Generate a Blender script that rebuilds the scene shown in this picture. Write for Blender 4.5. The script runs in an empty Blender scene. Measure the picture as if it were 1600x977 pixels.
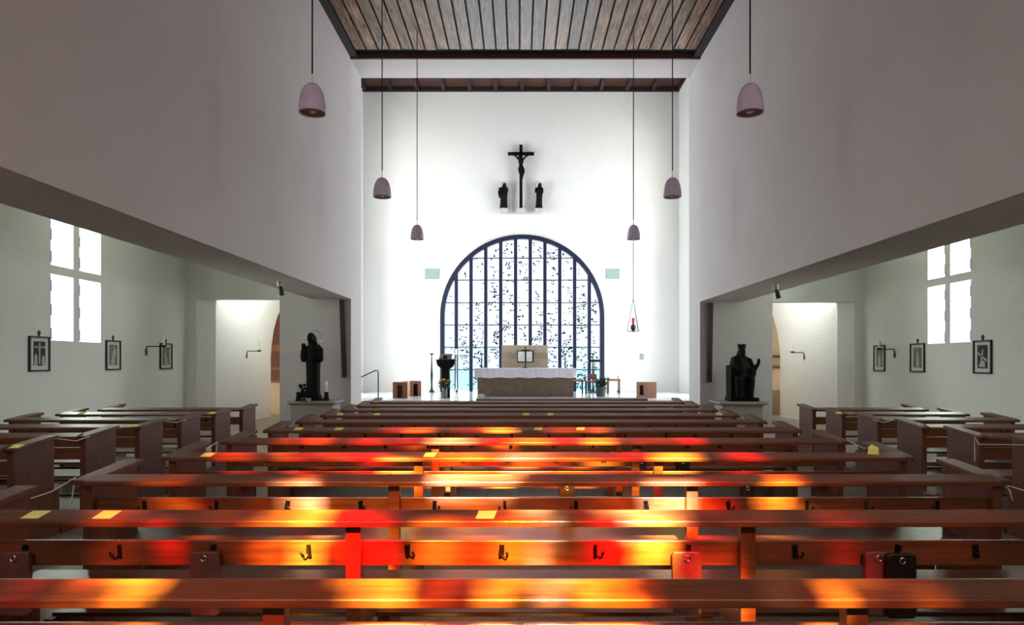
import bpy, bmesh, math, random
from mathutils import Vector, Matrix
random.seed(7)
S = bpy.context.scene
C = S.collection
PI = math.pi
# ------------------------------------------------------------------ camera
F = 1060.0; VX = 812.0; VY = 567.0; EYE = 1.6
cd = bpy.data.cameras.new('camera'); cam = bpy.data.objects.new('camera', cd); C.objects.link(cam)
cam.location = (0, 0, EYE); cam.rotation_euler = (PI/2, 0, 0)
cd.sensor_width = 36; cd.lens = 36*F/1600
cd.shift_x = -(VX-800)/1600; cd.shift_y = (VY-488.5)/1600
cd.clip_start = .05; cd.clip_end = 200
S.camera = cam
S.view_settings.view_transform = 'Standard'; S.view_settings.look = 'None'
S.view_settings.gamma = 1; S.view_settings.use_curve_mapping = False
S.view_settings.exposure = 0.3
# ------------------------------------------------------------------ world, sun, daylight, added fill
w = bpy.data.worlds.new('sky'); S.world = w; w.use_nodes = True
wb = w.node_tree.nodes['Background']; wb.inputs[0].default_value = (.80, .90, 1.0, 1); wb.inputs[1].default_value = 1.5
TAN = .7                                      # tangent of the sun's elevation
REAR = -3.5                                   # plane of the stained glass behind the pews
sd = bpy.data.lights.new('sun', 'SUN'); sun = bpy.data.objects.new('sun', sd); C.objects.link(sun)
sd.energy = 100; sd.angle = math.radians(.95); sd.color = (1, .97, .9)
sun.rotation_euler = (PI/2 - math.atan(TAN), 0, 0); sun.location = (0, -12, 14)
def area(name, loc, rot, sx, sy, rad, col=(1, 1, 1)):
    l = bpy.data.lights.new(name, 'AREA'); o = bpy.data.objects.new(name, l); C.objects.link(o)
    l.shape = 'RECTANGLE'; l.size = sx; l.size_y = sy; l.energy = rad*PI*sx*sy; l.color = col
    o.location = loc; o.rotation_euler = rot
    return o
area('daylight_arch', (.1, 27.2, 3.9), (-PI/2, 0, 0), 7.4, 7.6, 3.2, (.90, .97, 1.0))
area('daylight_chancel_left', (-6.9, 22.65, 4.7), (0, -PI/2, 0), 7.8, 2.7, 9.6, (.88, .97, 1.0))
area('daylight_chancel_right', (7.0, 22.65, 4.7), (0, PI/2, 0), 7.8, 2.7, 9.6, (.88, .97, 1.0))
for yy, st in ((12.82, 17), (4.2, 11)):  # nearer pair is unseen, added to bring more light into the aisles
    area('daylight_aisle_left', (-9.15, yy, 3.2), (0, -PI/2, 0), 2.6, 1.7, st, (.92, 1.0, .93))
    area('daylight_aisle_right', (9.4, yy+.83, 3.2), (0, PI/2, 0), 2.6, 1.7, st, (.92, 1.0, .93))
area('daylight_passage_left', (-7.05, 18.35, 4.5), (0, 0, 0), 1.1, 1.5, 11.0, (.92, 1, .97))
area('daylight_passage_right', (7.3, 18.35, 4.5), (0, 0, 0), 1.1, 1.5, 11.0, (.92, 1, .97))
area('rear_fill_left', (-3.45, REAR-.4, 6.6), (PI/2, 0, 0), 1.0, 4.4, 9.5, (1.0, .88, .90))  # unseen rear pair added as mauve fill for the nave walls
area('rear_fill_right', (3.6, REAR-.4, 6.6), (PI/2, 0, 0), 1.0, 4.4, 9.5, (1.0, .88, .90))

# ------------------------------------------------------------------ materials
def lin(c):
    return tuple(((x/255)/12.92 if x/255 <= .04045 else (((x/255)+.055)/1.055)**2.4) for x in c)
MATS = {}
def mat(name, rgb, rough=.6, metal=0, var=.12, scale=8, bump=0, bscale=60, stretch=None, spec=.5, coat=0, trans=0):
    m = bpy.data.materials.new(name); m.use_nodes = True
    nt = m.node_tree; N = nt.nodes; L = nt.links; b = N['Principled BSDF']
    tc = N.new('ShaderNodeTexCoord'); mp = N.new('ShaderNodeMapping'); L.new(tc.outputs['Object'], mp.inputs[0])
    if stretch: mp.inputs['Scale'].default_value = stretch
    nz = N.new('ShaderNodeTexNoise'); nz.inputs['Scale'].default_value = scale; nz.inputs['Detail'].default_value = 6
    L.new(mp.outputs[0], nz.inputs['Vector'])
    cr = N.new('ShaderNodeValToRGB'); c = lin(rgb)
    cr.color_ramp.elements[0].position = .3; cr.color_ramp.elements[1].position = .7
    cr.color_ramp.elements[0].color = tuple(x*(1-var) for x in c)+(1,)
    cr.color_ramp.elements[1].color = tuple(min(1, x*(1+var)) for x in c)+(1,)
    L.new(nz.outputs[0], cr.inputs[0]); L.new(cr.outputs[0], b.inputs['Base Color'])
    b.inputs['Roughness'].default_value = rough; b.inputs['Metallic'].default_value = metal
    b.inputs['Specular IOR Level'].default_value = spec; b.inputs['Coat Weight'].default_value = coat
    b.inputs['Transmission Weight'].default_value = trans
    if bump:
        n2 = N.new('ShaderNodeTexNoise'); n2.inputs['Scale'].default_value = bscale; n2.inputs['Detail'].default_value = 4
        L.new(mp.outputs[0], n2.inputs['Vector'])
        bp = N.new('ShaderNodeBump'); bp.inputs['Strength'].default_value = bump; bp.inputs['Distance'].default_value = .02
        L.new(n2.outputs[0], bp.inputs['Height']); L.new(bp.outputs[0], b.inputs['Normal'])
    MATS[name] = m
    return m
M = MATS
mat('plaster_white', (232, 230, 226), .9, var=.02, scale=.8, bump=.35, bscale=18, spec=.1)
mat('plaster_end_shaded', (206, 199, 199), .9, var=.03, scale=.8, bump=.35, bscale=18, spec=.1)  # same plaster darkened, shade of the end walls put into its colour
mat('plaster_aisle_lit', (224, 224, 218), .9, var=.03, scale=.8, bump=.35, bscale=18, spec=.1)  # same plaster kept lighter, brighter aisle light put into its colour
mat('plaster_shaded', (204, 196, 194), .9, var=.03, scale=.8, bump=.35, bscale=18, spec=.1)  # same white plaster, nave shade put into the colour
mat('pew_wood', (106, 60, 35), .30, var=.30, scale=3, bump=.10, bscale=30, stretch=(1.2, 14, 14), spec=.45)
mat('end_wood', (100, 54, 33), .5, var=.26, scale=3, bump=.08, bscale=30, stretch=(14, 14, 1.4), spec=.3)
mat('iron', (22, 20, 20), .4, metal=.6, var=.2)
mat('bronze', (30, 23, 20), .42, metal=.35, var=.3, scale=20, bump=.2, bscale=40)
mat('dark_carving', (15, 10, 9), .65, var=.4, scale=14, bump=.4, bscale=50, spec=.15)
mat('leather', (92, 58, 54), .38, var=.15, scale=20, bump=.2, bscale=120)
mat('steel', (200, 200, 200), .2, metal=1, var=.05)
mat('paper_yellow', (252, 248, 140), .85, var=.03)
mat('paper', (206, 206, 200), .8, var=.03)
mat('print_grey', (120, 120, 114), .8, var=.45, scale=22)
mat('print_dark', (50, 50, 48), .8, var=.3, scale=22)
mat('print_light', (176, 176, 168), .8, var=.2, scale=22)
mat('frame_dark', (38, 32, 28), .4, var=.2)
mat('stone_altar', (118, 98, 82), .8, var=.16, scale=9, bump=.3, bscale=50)
mat('stone_stele', (176, 160, 138), .8, var=.10, scale=5, bump=.2, bscale=60)
mat('stone_band', (160, 144, 122), .8, var=.10, scale=5, bump=.2, bscale=60)
mat('stone_pedestal', (150, 140, 138), .85, var=.12, scale=9, bump=.3, bscale=50)
mat('linen', (230, 226, 236), .9, var=.03, bump=.2, bscale=20)
mat('silver', (225, 222, 222), .35, metal=.15, var=.25, scale=30, bump=.6, bscale=40)
mat('navy_steel', (22, 27, 56), .5, metal=.1, var=.08)
mat('lamp_shell', (206, 196, 218), .55, var=.04)
mat('lamp_inside', (150, 116, 108), .6, var=.1)
mat('white_metal', (225, 222, 215), .5, var=.03)
mat('cable', (20, 18, 18), .6)
mat('red_glass', (170, 16, 50), .15, var=.1)
mat('stool_wood', (126, 76, 44), .45, var=.15, scale=4, stretch=(8, 8, 1))
mat('chair_red', (112, 40, 32), .6, var=.1)
mat('chair_seat', (140, 84, 66), .6, var=.1)
mat('pot_dark', (66, 68, 68), .7, var=.1)
mat('leaf', (44, 60, 40), .6, var=.4, scale=20)
mat('petal', (214, 158, 30), .6, var=.3, scale=30)
mat('vase_glass', (90, 96, 80), .1, var=.1)
mat('wax', (240, 236, 226), .5, var=.03)
mat('cord_white', (235, 225, 215), .8, var=.05)
mat('speaker_grille', (62, 54, 56), .7, var=.1, scale=60)
mat('pale_grille', (150, 168, 164), .8, var=.03)
mat('wood_roof_dark', (30, 19, 15), .6, var=.2, scale=3, stretch=(8, 1, 8))
mat('wood_roof_red', (70, 36, 27), .6, var=.2, scale=3, stretch=(8, 1, 8))
mat('timber_black', (26, 18, 15), .7, var=.2)
mat('lavender_glare', (190, 180, 226), .7, var=.03)  # glare tint given to the surface as its colour
mat('screen_wood', (88, 44, 30), .5, var=.2, scale=3, stretch=(1, 8, 8))
mat('cream_paint', (190, 176, 152), .85, var=.03)
mat('hedge', (60, 90, 60), .9, var=.5, scale=6)
mat('pond_tile', (150, 190, 200), .6, var=.1)

def floor_mat(name, c1, mortar, size, rough):
    m = bpy.data.materials.new(name); m.use_nodes = True; nt = m.node_tree; N = nt.nodes; L = nt.links; b = N['Principled BSDF']
    tc = N.new('ShaderNodeTexCoord'); br = N.new('ShaderNodeTexBrick')
    L.new(tc.outputs['Object'], br.inputs['Vector']); br.offset = 0
    br.inputs['Scale'].default_value = 1; br.inputs['Brick Width'].default_value = size; br.inputs['Row Height'].default_value = size
    br.inputs['Mortar Size'].default_value = .006
    c = lin(c1); br.inputs['Color1'].default_value = c+(1,); br.inputs['Color2'].default_value = tuple(x*.88 for x in c)+(1,)
    br.inputs['Mortar'].default_value = lin(mortar)+(1,)
    L.new(br.outputs[0], b.inputs['Base Color']); b.inputs['Roughness'].default_value = rough
    M[name] = m
floor_mat('tile_floor', (130, 114, 98), (84, 74, 64), .4, .45)
floor_mat('marble_floor', (226, 230, 234), (200, 204, 208), .8, .12)

def plank_mat():
    m = bpy.data.materials.new('ceiling_planks'); m.use_nodes = True; nt = m.node_tree; N = nt.nodes; L = nt.links; b = N['Principled BSDF']
    tc = N.new('ShaderNodeTexCoord'); sp = N.new('ShaderNodeSeparateXYZ'); L.new(tc.outputs['Object'], sp.inputs[0])
    ad = N.new('ShaderNodeMath'); ad.operation = 'DIVIDE'; ad.inputs[1].default_value = .289; L.new(sp.outputs[0], ad.inputs[0])
    fl = N.new('ShaderNodeMath'); fl.operation = 'FLOOR'; L.new(ad.outputs[0], fl.inputs[0])
    wn = N.new('ShaderNodeTexWhiteNoise'); wn.noise_dimensions = '1D'; L.new(fl.outputs[0], wn.inputs['W'])
    mp = N.new('ShaderNodeMapping'); mp.inputs['Scale'].default_value = (9, .7, 1); L.new(tc.outputs['Object'], mp.inputs[0])
    av = N.new('ShaderNodeVectorMath'); av.operation = 'ADD'; L.new(mp.outputs[0], av.inputs[0]); L.new(wn.outputs['Color'], av.inputs[1])
    nz = N.new('ShaderNodeTexNoise'); nz.inputs['Scale'].default_value = 2.2; nz.inputs['Detail'].default_value = 8; nz.inputs['Distortion'].default_value = .6
    L.new(av.outputs[0], nz.inputs['Vector'])
    cr = N.new('ShaderNodeValToRGB'); cr.color_ramp.elements[0].position = .28; cr.color_ramp.elements[1].position = .72
    cr.color_ramp.elements[0].color = lin((72, 46, 30))+(1,); cr.color_ramp.elements[1].color = lin((168, 124, 92))+(1,)
    L.new(nz.outputs[0], cr.inputs[0])
    # knots
    mp2 = N.new('ShaderNodeMapping'); mp2.inputs['Scale'].default_value = (4.2, 1.9, 0); L.new(tc.outputs['Object'], mp2.inputs[0])
    vo = N.new('ShaderNodeTexVoronoi'); vo.inputs['Scale'].default_value = 1.0; L.new(mp2.outputs[0], vo.inputs['Vector'])
    kr = N.new('ShaderNodeValToRGB'); kr.color_ramp.elements[0].position = .07; kr.color_ramp.elements[1].position = .17
    kr.color_ramp.elements[0].color = (.12, .06, .03, 1); kr.color_ramp.elements[1].color = (1, 1, 1, 1); L.new(vo.outputs['Distance'], kr.inputs[0])
    mx = N.new('ShaderNodeMix'); mx.data_type = 'RGBA'; mx.blend_type = 'MULTIPLY'; mx.inputs[0].default_value = .9
    L.new(cr.outputs[0], mx.inputs[6]); L.new(kr.outputs[0], mx.inputs[7])
    hs = N.new('ShaderNodeHueSaturation'); L.new(mx.outputs[2], hs.inputs['Color'])
    mr = N.new('ShaderNodeMapRange'); mr.inputs[3].default_value = .65; mr.inputs[4].default_value = 1.2; L.new(wn.outputs[0], mr.inputs[0]); L.new(mr.outputs[0], hs.inputs['Value'])
    L.new(hs.outputs[0], b.inputs['Base Color']); b.inputs['Roughness'].default_value = .27
    bp = N.new('ShaderNodeBump'); bp.inputs['Strength'].default_value = .25; bp.inputs['Distance'].default_value = .02
    L.new(nz.outputs[0], bp.inputs['Height']); L.new(bp.outputs[0], b.inputs['Normal'])
    M['ceiling_planks'] = m
plank_mat()
def glass_mat(name, col, attr=False, gloss=.06):
    m = bpy.data.materials.new(name); m.use_nodes = True; nt = m.node_tree; N = nt.nodes; L = nt.links
    for n in list(N): N.remove(n)
    out = N.new('ShaderNodeOutputMaterial'); mx = N.new('ShaderNodeMixShader'); mx.inputs[0].default_value = gloss
    tr = N.new('ShaderNodeBsdfTransparent'); tr.inputs[0].default_value = col+(1,)
    gl = N.new('ShaderNodeBsdfGlossy'); gl.inputs['Roughness'].default_value = .1
    if attr:
        a = N.new('ShaderNodeVertexColor'); a.layer_name = 'glass'; L.new(a.outputs[0], tr.inputs[0])
    L.new(tr.outputs[0], mx.inputs[1]); L.new(gl.outputs[0], mx.inputs[2]); L.new(mx.outputs[0], out.inputs[0])
    M[name] = m
glass_mat('clear_glass', (.95, .98, 1)); glass_mat('cyan_glass', (.70, .93, .96)); glass_mat('pale_cyan_glass', (.85, .96, .99)); glass_mat('green_glass', (.96, .99, .965))
glass_mat('stained_glass', (1, 1, 1), attr=True, gloss=.02)

# ------------------------------------------------------------------ mesh helpers
class MB:
    def __init__(s): s.bm = bmesh.new()
    def box(s, x0, x1, y0, y1, z0, z1):
        v = [s.bm.verts.new((x, y, z)) for x in (x0, x1) for y in (y0, y1) for z in (z0, z1)]
        for f in ((0, 1, 3, 2), (4, 6, 7, 5), (0, 4, 5, 1), (2, 3, 7, 6), (0, 2, 6, 4), (1, 5, 7, 3)):
            s.bm.faces.new([v[i] for i in f])
        return s
    def prism(s, pts, a, b, axis='y'):
        """polygon pts extruded from a to b along axis"""
        def P(p, t):
            return {'y': (p[0], t, p[1]), 'x': (t, p[0], p[1]), 'z': (p[0], p[1], t)}[axis]
        A = [s.bm.verts.new(P(p, a)) for p in pts]; B = [s.bm.verts.new(P(p, b)) for p in pts]
        s.bm.faces.new(A); s.bm.faces.new(B[::-1]); n = len(pts)
        for i in range(n): s.bm.faces.new([A[i], B[i], B[(i+1) % n], A[(i+1) % n]])
        return s
    def tube(s, pts, r, seg=8, rs=None):
        pts = [Vector(p) for p in pts]; rings = []
        for i, p in enumerate(pts):
            d = (pts[min(i+1, len(pts)-1)]-pts[max(i-1, 0)]).normalized()
            u = d.cross(Vector((0, 0, 1)) if abs(d.z) < .95 else Vector((1, 0, 0))).normalized(); v = d.cross(u)
            rr = rs[i] if rs else r
            rings.append([s.bm.verts.new(p+rr*(math.cos(2*PI*k/seg)*u+math.sin(2*PI*k/seg)*v)) for k in range(seg)])
        for a, b in zip(rings, rings[1:]):
            for k in range(seg): s.bm.faces.new([a[k], a[(k+1) % seg], b[(k+1) % seg], b[k]])
        s.bm.faces.new(rings[0][::-1]); s.bm.faces.new(rings[-1])
        return s
    def lathe(s, prof, c=(0, 0, 0), seg=20, sx=1, sy=1):
        rings = []
        for r, z in prof:
            rings.append([s.bm.verts.new((c[0]+sx*r*math.cos(2*PI*k/seg), c[1]+sy*r*math.sin(2*PI*k/seg), c[2]+z)) for k in range(seg)])
        for a, b in zip(rings, rings[1:]):
            for k in range(seg): s.bm.faces.new([a[k], a[(k+1) % seg], b[(k+1) % seg], b[k]])
        s.bm.faces.new(rings[0][::-1]); s.bm.faces.new(rings[-1])
        return s
    def ball(s, c, rx, ry=None, rz=None, seg=12, rot=None):
        ry = ry or rx; rz = rz or rx
        mt = Matrix.Translation(c) @ (rot or Matrix.Identity(4)) @ Matrix.Diagonal((rx, ry, rz, 1))
        bmesh.ops.create_uvsphere(s.bm, u_segments=seg, v_segments=max(6, seg//2+2), radius=1, matrix=mt)
        return s
    def cap(s, a, b, ra, rb, seg=10):
        """tapered limb with rounded ends"""
        s.tube([a, b], ra, seg, rs=[ra, rb]); s.ball(a, ra, seg=seg); s.ball(b, rb, seg=seg); return s
    def loft(s, secs, seg=28, folds=0, amp=0, ph=0):
        """secs: (z, cx, cy, rx, ry); folds modulate the radius like drapery"""
        rings = []
        for z, cx, cy, rx, ry in secs:
            ring = []
            for k in range(seg):
                t = 2*PI*k/seg; m = 1+amp*math.sin(folds*t+ph+z*3)
                ring.append(s.bm.verts.new((cx+rx*m*math.cos(t), cy+ry*m*math.sin(t), z)))
            rings.append(ring)
        for a, b in zip(rings, rings[1:]):
            for k in range(seg): s.bm.faces.new([a[k], a[(k+1) % seg], b[(k+1) % seg], b[k]])
        s.bm.faces.new(rings[0][::-1]); s.bm.faces.new(rings[-1]); return s
    def build(s, name, m, parent=None, bevel=0, smooth=False, loc=None, remesh=0, rotz=0):
        bmesh.ops.recalc_face_normals(s.bm, faces=s.bm.faces)
        me = bpy.data.meshes.new(name); s.bm.to_mesh(me); s.bm.free()
        ms = m if isinstance(m, (list, tuple)) else [m]
        for q in ms: me.materials.append(M[q])
        if smooth:
            for p in me.polygons: p.use_smooth = True
        o = bpy.data.objects.new(name, me); C.objects.link(o)
        if parent: o.parent = parent
        if loc: o.location = loc
        if rotz: o.rotation_euler.z = rotz
        if remesh:
            r = o.modifiers.new('remesh', 'REMESH'); r.mode = 'VOXEL'; r.voxel_size = remesh; r.use_smooth_shade = True
            q = o.modifiers.new('soft', 'SMOOTH'); q.factor = .5; q.iterations = 2
        if bevel:
            b = o.modifiers.new('bevel', 'BEVEL'); b.width = bevel; b.segments = 2; b.limit_method = 'ANGLE'
        return o
def tag(o, label, cat, group=None):
    o['label'] = label; o['category'] = cat
    if group: o['group'] = group
    return o
def thing(name, label, cat, loc=(0, 0, 0), rotz=0, group=None):
    o = bpy.data.objects.new(name, None); C.objects.link(o); o.location = loc; o.rotation_euler.z = rotz
    o.empty_display_size = .1
    return tag(o, label, cat, group)
def struct(name, mb, m, parent=None, **k):
    o = mb.build(name, m, parent, **k)
    if not parent: o['kind'] = 'structure'
    return o
def copy_tree(o, parent=None):
    c = o.copy(); C.objects.link(c); c.parent = parent
    for ch in list(o.children): copy_tree(ch, c)
    return c
def X(px, y): return (px-VX)*y/F             # lateral metres of an image column at depth y
def Z(py, y): return EYE-(py-VY)*y/F         # height of an image row at depth y

# ------------------------------------------------------------------ the room
NL, NLo, NR, NRo = -4.23, -5.21, 4.52, 5.55
WL, WR = -8.37, 8.63
BL, BR = 3.20, 3.13
YE, YS, YB = 17.0, 18.1, 26.0
CH = 9.20; CHC = 12.12; CF = .5
struct('floor', MB().box(-9.8, 9.9, -4.2, 23.2, -.2, 0), 'tile_floor')
f2 = MB()
f2.box(-6.0, 6.1, 18.75, 27, .0, CF); f2.box(-6.0, 6.1, 18.45, 18.75, 0, .34); f2.box(-6.0, 6.1, 18.15, 18.45, 0, .17)
struct('floor_chancel', f2, 'marble_floor')
struct('wall_left', MB().box(NLo, NL, -4, YE, BL, 9.6).box(NLo, NL, -4, -1.5, 0, BL), 'plaster_shaded')
struct('wall_right', MB().box(NR, NRo, -4, YE, BR, 9.6).box(NR, NRo, -4, -1.5, 0, BR), 'plaster_shaded')
def wall_hole(x_in, x_out, y0, y1, z0, z1, hy, hz):
    m = MB(); a, b = min(x_in, x_out), max(x_in, x_out)
    ys = sorted(hy)
    cur = y0
    for (h0, h1) in ys:
        m.box(a, b, cur, h0, z0, z1); m.box(a, b, h0, h1, z0, hz[0]); m.box(a, b, h0, h1, hz[1], z1); cur = h1
    m.box(a, b, cur, y1, z0, z1)
    return m
WLH = [(3.45, 4.95), (12.09, 13.55)]; WRH = [(4.3, 5.75), (12.96, 14.34)]
struct('wall_aisle_left', wall_hole(WL, WL-.35, -4, 17.4, 0, 4.9, WLH, (2.0, 4.45)), 'plaster_aisle_lit')
struct('wall_aisle_right', wall_hole(WR, WR+.35, -4, 17.4, 0, 4.9, WRH, (2.0, 4.45)), 'plaster_aisle_lit')
struct('ceiling_aisle_left', MB().box(WL-.4, NLo, -4, 17, 4.8, 5.0).box(-9.8, -6.35, 17, 21.2, 4.8, 5.0), 'plaster_aisle_lit')
struct('ceiling_aisle_right', MB().box(NRo, WR+.4, -4, 17, 4.8, 5.0).box(6.45, 9.9, 17, 21.2, 4.8, 5.0), 'plaster_aisle_lit')
# arcade end walls and lintels over the side openings
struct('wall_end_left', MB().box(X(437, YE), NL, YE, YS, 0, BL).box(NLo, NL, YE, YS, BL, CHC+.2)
       .box(X(437, YE), NLo, YE, YS, BL, CHC+.2).box(-6.3, X(437, YE), YS-.1, YS, 3.3, CHC+.2), 'plaster_end_shaded')
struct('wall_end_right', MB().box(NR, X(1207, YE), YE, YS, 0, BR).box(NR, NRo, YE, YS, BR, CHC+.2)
       .box(NRo, X(1207, YE), YE, YS, BR, CHC+.2), 'plaster_end_shaded')
struct('trim_1', MB().box(X(307, YE), X(437, YE), YE, 17.35, 3.2, 4.8).box(WL, X(307, YE), YE, 17.35, 0, 4.8), 'plaster_aisle_lit')
struct('trim_2', MB().box(X(1207, YE), X(1335, YE), YE, 17.35, 3.13, 4.8).box(X(1335, YE), WR, YE, 17.35, 0, 4.8), 'plaster_aisle_lit')
struct('wall_header', MB().box(NL, NR, YE, YS, CH, CHC+.2), 'plaster_shaded')
# chancel
cl = MB()
for a, b in ((-6.35, -6.0), (6.1, 6.45)):
    cl.box(a, b, YS, 21.3, 0, CHC+.2); cl.box(a, b, 21.3, 24.0, 0, .8); cl.box(a, b, 21.3, 24.0, 8.8, CHC+.2); cl.box(a, b, 24.0, YB+.4, 0, CHC+.2)
struct('wall_chancel', cl, 'plaster_white')
# back wall with arched opening
AX, AR, AZ = X(816, YB), 128*YB/F, Z(495, YB)
def arch(r, n=40, ext=0):
    return [(AX+r*math.cos(PI*k/n), AZ+r*math.sin(PI*k/n)) for k in range(n+1)]
bw = MB(); n = 40; outer = arch(AR-.03)
def strip(mb, p, q, y0, y1): mb.prism([p[0], p[1], q[1], q[0]], y0, y1)
for (a, b) in zip(outer, outer[1:]):
    if abs(a[0]-b[0]) > 1e-6: strip(bw, (a, b), ((a[0], CHC+.2), (b[0], CHC+.2)), YB, YB+.35)
bw.box(-6.35, AX-AR+.03, YB, YB+.35, CF-.3, CHC+.2); bw.box(AX+AR-.03, 6.45, YB, YB+.35, CF-.3, CHC+.2)
struct('wall_back', bw, 'plaster_white')
# rear wall behind the camera, with the stained window and two plain openings added for fill light
SX0, SX1, SZ0, SZ1 = -2.75, 2.75, 4.3, 8.9
rw = MB()
rw.box(SX0, SX1, REAR-.15, REAR, 3.6, SZ0); rw.box(SX0, SX1, REAR-.15, REAR, SZ1, 9.7); rw.box(-9, 9.2, REAR-.15, REAR, 0, 3.6)
for a, b in ((-3.9, -3.0), (3.15, 4.05)): rw.box(a, b, REAR-.15, REAR, 3.6, SZ0+.1); rw.box(a, b, REAR-.15, REAR, SZ1, 9.7)
for a, b in ((-9, -3.9), (-3.0, SX0), (SX1, 3.15), (4.05, 9.2)): rw.box(a, b, REAR-.15, REAR, 3.6, 9.7)
struct('wall_rear', rw, 'plaster_shaded')
struct('sun_blocker', MB().box(-4.3, -2.8, -5.0, -4.5, 0, 15).box(2.8, 4.4, -5.0, -4.5, 0, 15), 'plaster_shaded')  # unseen blocks added to keep direct sun out of the rear openings
# nave ceiling: boards with shadow gap, fascia
cb = MB(); P = .289
x = math.floor(NL/P)*P
while x < NR:
    a, b = max(x+.022, NL+.2), min(x+P-.022, NR-.2)
    if b-a > .05:
        cb.box(a, b, REAR, 16.63+random.uniform(-.03, .03), 9.28, 9.32)
        cb.box(a+.03+random.random()*.14, a+.05+random.random()*.0+.14, REAR, 16.6, 9.272, 9.281) if random.random() < .45 else None
    x += P
struct('ceiling', cb, 'ceiling_planks')
struct('ceiling_backing', MB().box(NL, NR, REAR, 17.0, 9.34, 9.5).box(NL, NL+.18, REAR, 17, 9.23, 9.34).box(NR-.18, NR, REAR, 17, 9.23, 9.34), 'timber_black')
struct('trim_3', MB().box(NL, NR, 16.93, 16.998, 9.2, 9.34), 'wood_roof_red')
struct('roof_slab', MB().box(-6.4, 6.5, -4.2, 27, 12.5, 12.6).box(-5.3, 5.6, -4.2, 18.1, 9.62, 9.7), 'plaster_shaded')
cc = MB(); cc.box(-6.0, 6.1, YS, YB, CHC+.02, CHC+.2)
struct('ceiling_chancel', cc, 'wood_roof_red')
rb = MB()
for i in range(-6, 7): rb.box(.1+i*1.0-.07, .1+i*1.0+.07, YS, YB, CHC-.12, CHC+.02)
rb.box(-6, 6.1, YB-.12, YB, CHC-.14, CHC+.02)
struct('trim_4', rb, 'wood_roof_dark')
# passages beyond the aisles
def passage(sgn, p0, p1, name):
    d = Vector((p1[0]-p0[0], p1[1]-p0[1])); Ls = d.length; d.normalize()
    prof = [(0, 0), (Ls, 0), (Ls, 1.75), (Ls+.05, 2.1), (Ls+.17, 2.55), (Ls+.38, 2.95), (Ls+.62, 3.25), (Ls+.7, 3.3), (Ls+.7, 4.8), (0, 4.8)]
    m = MB(); nrm = Vector((-d.y, d.x))*(1 if sgn < 0 else -1)
    A = [m.bm.verts.new((p0[0]+d.x*s, p0[1]+d.y*s, z)) for s, z in prof]
    B = [m.bm.verts.new((p0[0]+d.x*s+nrm.x*.2, p0[1]+d.y*s+nrm.y*.2, z)) for s, z in prof]
    m.bm.faces.new(A); m.bm.faces.new(B[::-1])
    for i in range(len(prof)): m.bm.faces.new([A[i], B[i], B[(i+1) % len(prof)], A[(i+1) % len(prof)]])
    e = X(307, YE) if sgn < 0 else X(1335, YE)
    m.prism([(e, YE), (p0[0], p0[1]), (p0[0]-sgn*-.25, p0[1]+.05), (e+sgn*.25, YE+.3)] if False else [(e, YE+.02), p0, (p0[0]+sgn*.25, p0[1]+.12), (e+sgn*.25, YE+.12)], 0, 4.8, 'z')
    struct(name, m, 'plaster_white')
passage(-1, (-7.75, 17.3), (-7.34, 20.0), 'wall_passage_left')
passage(1, (8.10, 17.3), (7.68, 20.0), 'wall_passage_right')
struct('wall_passage_back', MB().box(-9.7, -6.35, 21.0, 21.2, 0, 4.8).box(6.45, 9.8, 21.0, 21.2, 0, 4.8)
       .box(-9.8, -9.6, 17.4, 21.2, 0, 4.8).box(9.7, 9.9, 17.4, 21.2, 0, 4.8), 'cream_paint')

# ------------------------------------------------------------------ arched window
AW = bpy.data.objects.new('window_1', None); C.objects.link(AW); AW['kind'] = 'structure'
fr = MB(); o_, i_ = arch(AR), arch(AR-.17)
for k in range(40): strip(fr, (o_[k], o_[k+1]), (i_[k], i_[k+1]), YB-.06, YB+.2)
fr.box(AX-AR, AX-AR+.17, YB-.06, YB+.2, CF, AZ); fr.box(AX+AR-.17, AX+AR, YB-.06, YB+.2, CF, AZ)
fr.build('window_frame', 'navy_steel', AW)
mxs = [X(p, YB) for p in (713, 736, 759, 782.4, 805.6, 828.5, 851.4, 874.6, 897.8, 920.7)]
for mx_ in mxs:
    top = AZ+math.sqrt(max(.01, (AR-.1)**2-(mx_-AX)**2))
    MB().box(mx_-.065, mx_+.065, YB-.05, YB+.18, CF, top).build('mullion', 'navy_steel', AW)
for py in (403, 437.6, 473, 507.9, 542.8, 577.8):
    z = Z(py, YB); hw = AR-.1 if z < AZ else math.sqrt((AR-.1)**2-(z-AZ)**2)
    MB().box(AX-hw, AX+hw, YB+.06, YB+.11, z-.018, z+.018).build('glazing_bar', 'navy_steel', AW)
gm = MB(); zc = Z(542.8, YB)
pts = [(AX-AR+.1, zc), (AX+AR-.1, zc)]+arch(AR-.1)
gm.prism(pts, YB+.078, YB+.086)
gm.build('upper_glass', 'clear_glass', AW)
MB().box(AX-AR+.1, AX+AR-.1, YB+.078, YB+.086, CF, Z(577.8, YB)-.001).build('lower_glass', 'cyan_glass', AW)
MB().box(AX-AR+.1, AX+AR-.1, YB+.078, YB+.086, Z(577.8, YB)+.001, zc-.002).build('lower_glass', 'pale_cyan_glass', AW)
fg = MB(); rnd = random.Random(3)
def inside(x, z): return z > CF+.1 and abs(x-AX) < AR-.25 and (z < AZ or (x-AX)**2+(z-AZ)**2 < (AR-.25)**2)
cnt = 0
clusters = []
for i in range(120):
    clusters.append((rnd.uniform(AX-AR, AX+AR), rnd.uniform(CF, AZ+AR)))
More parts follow.
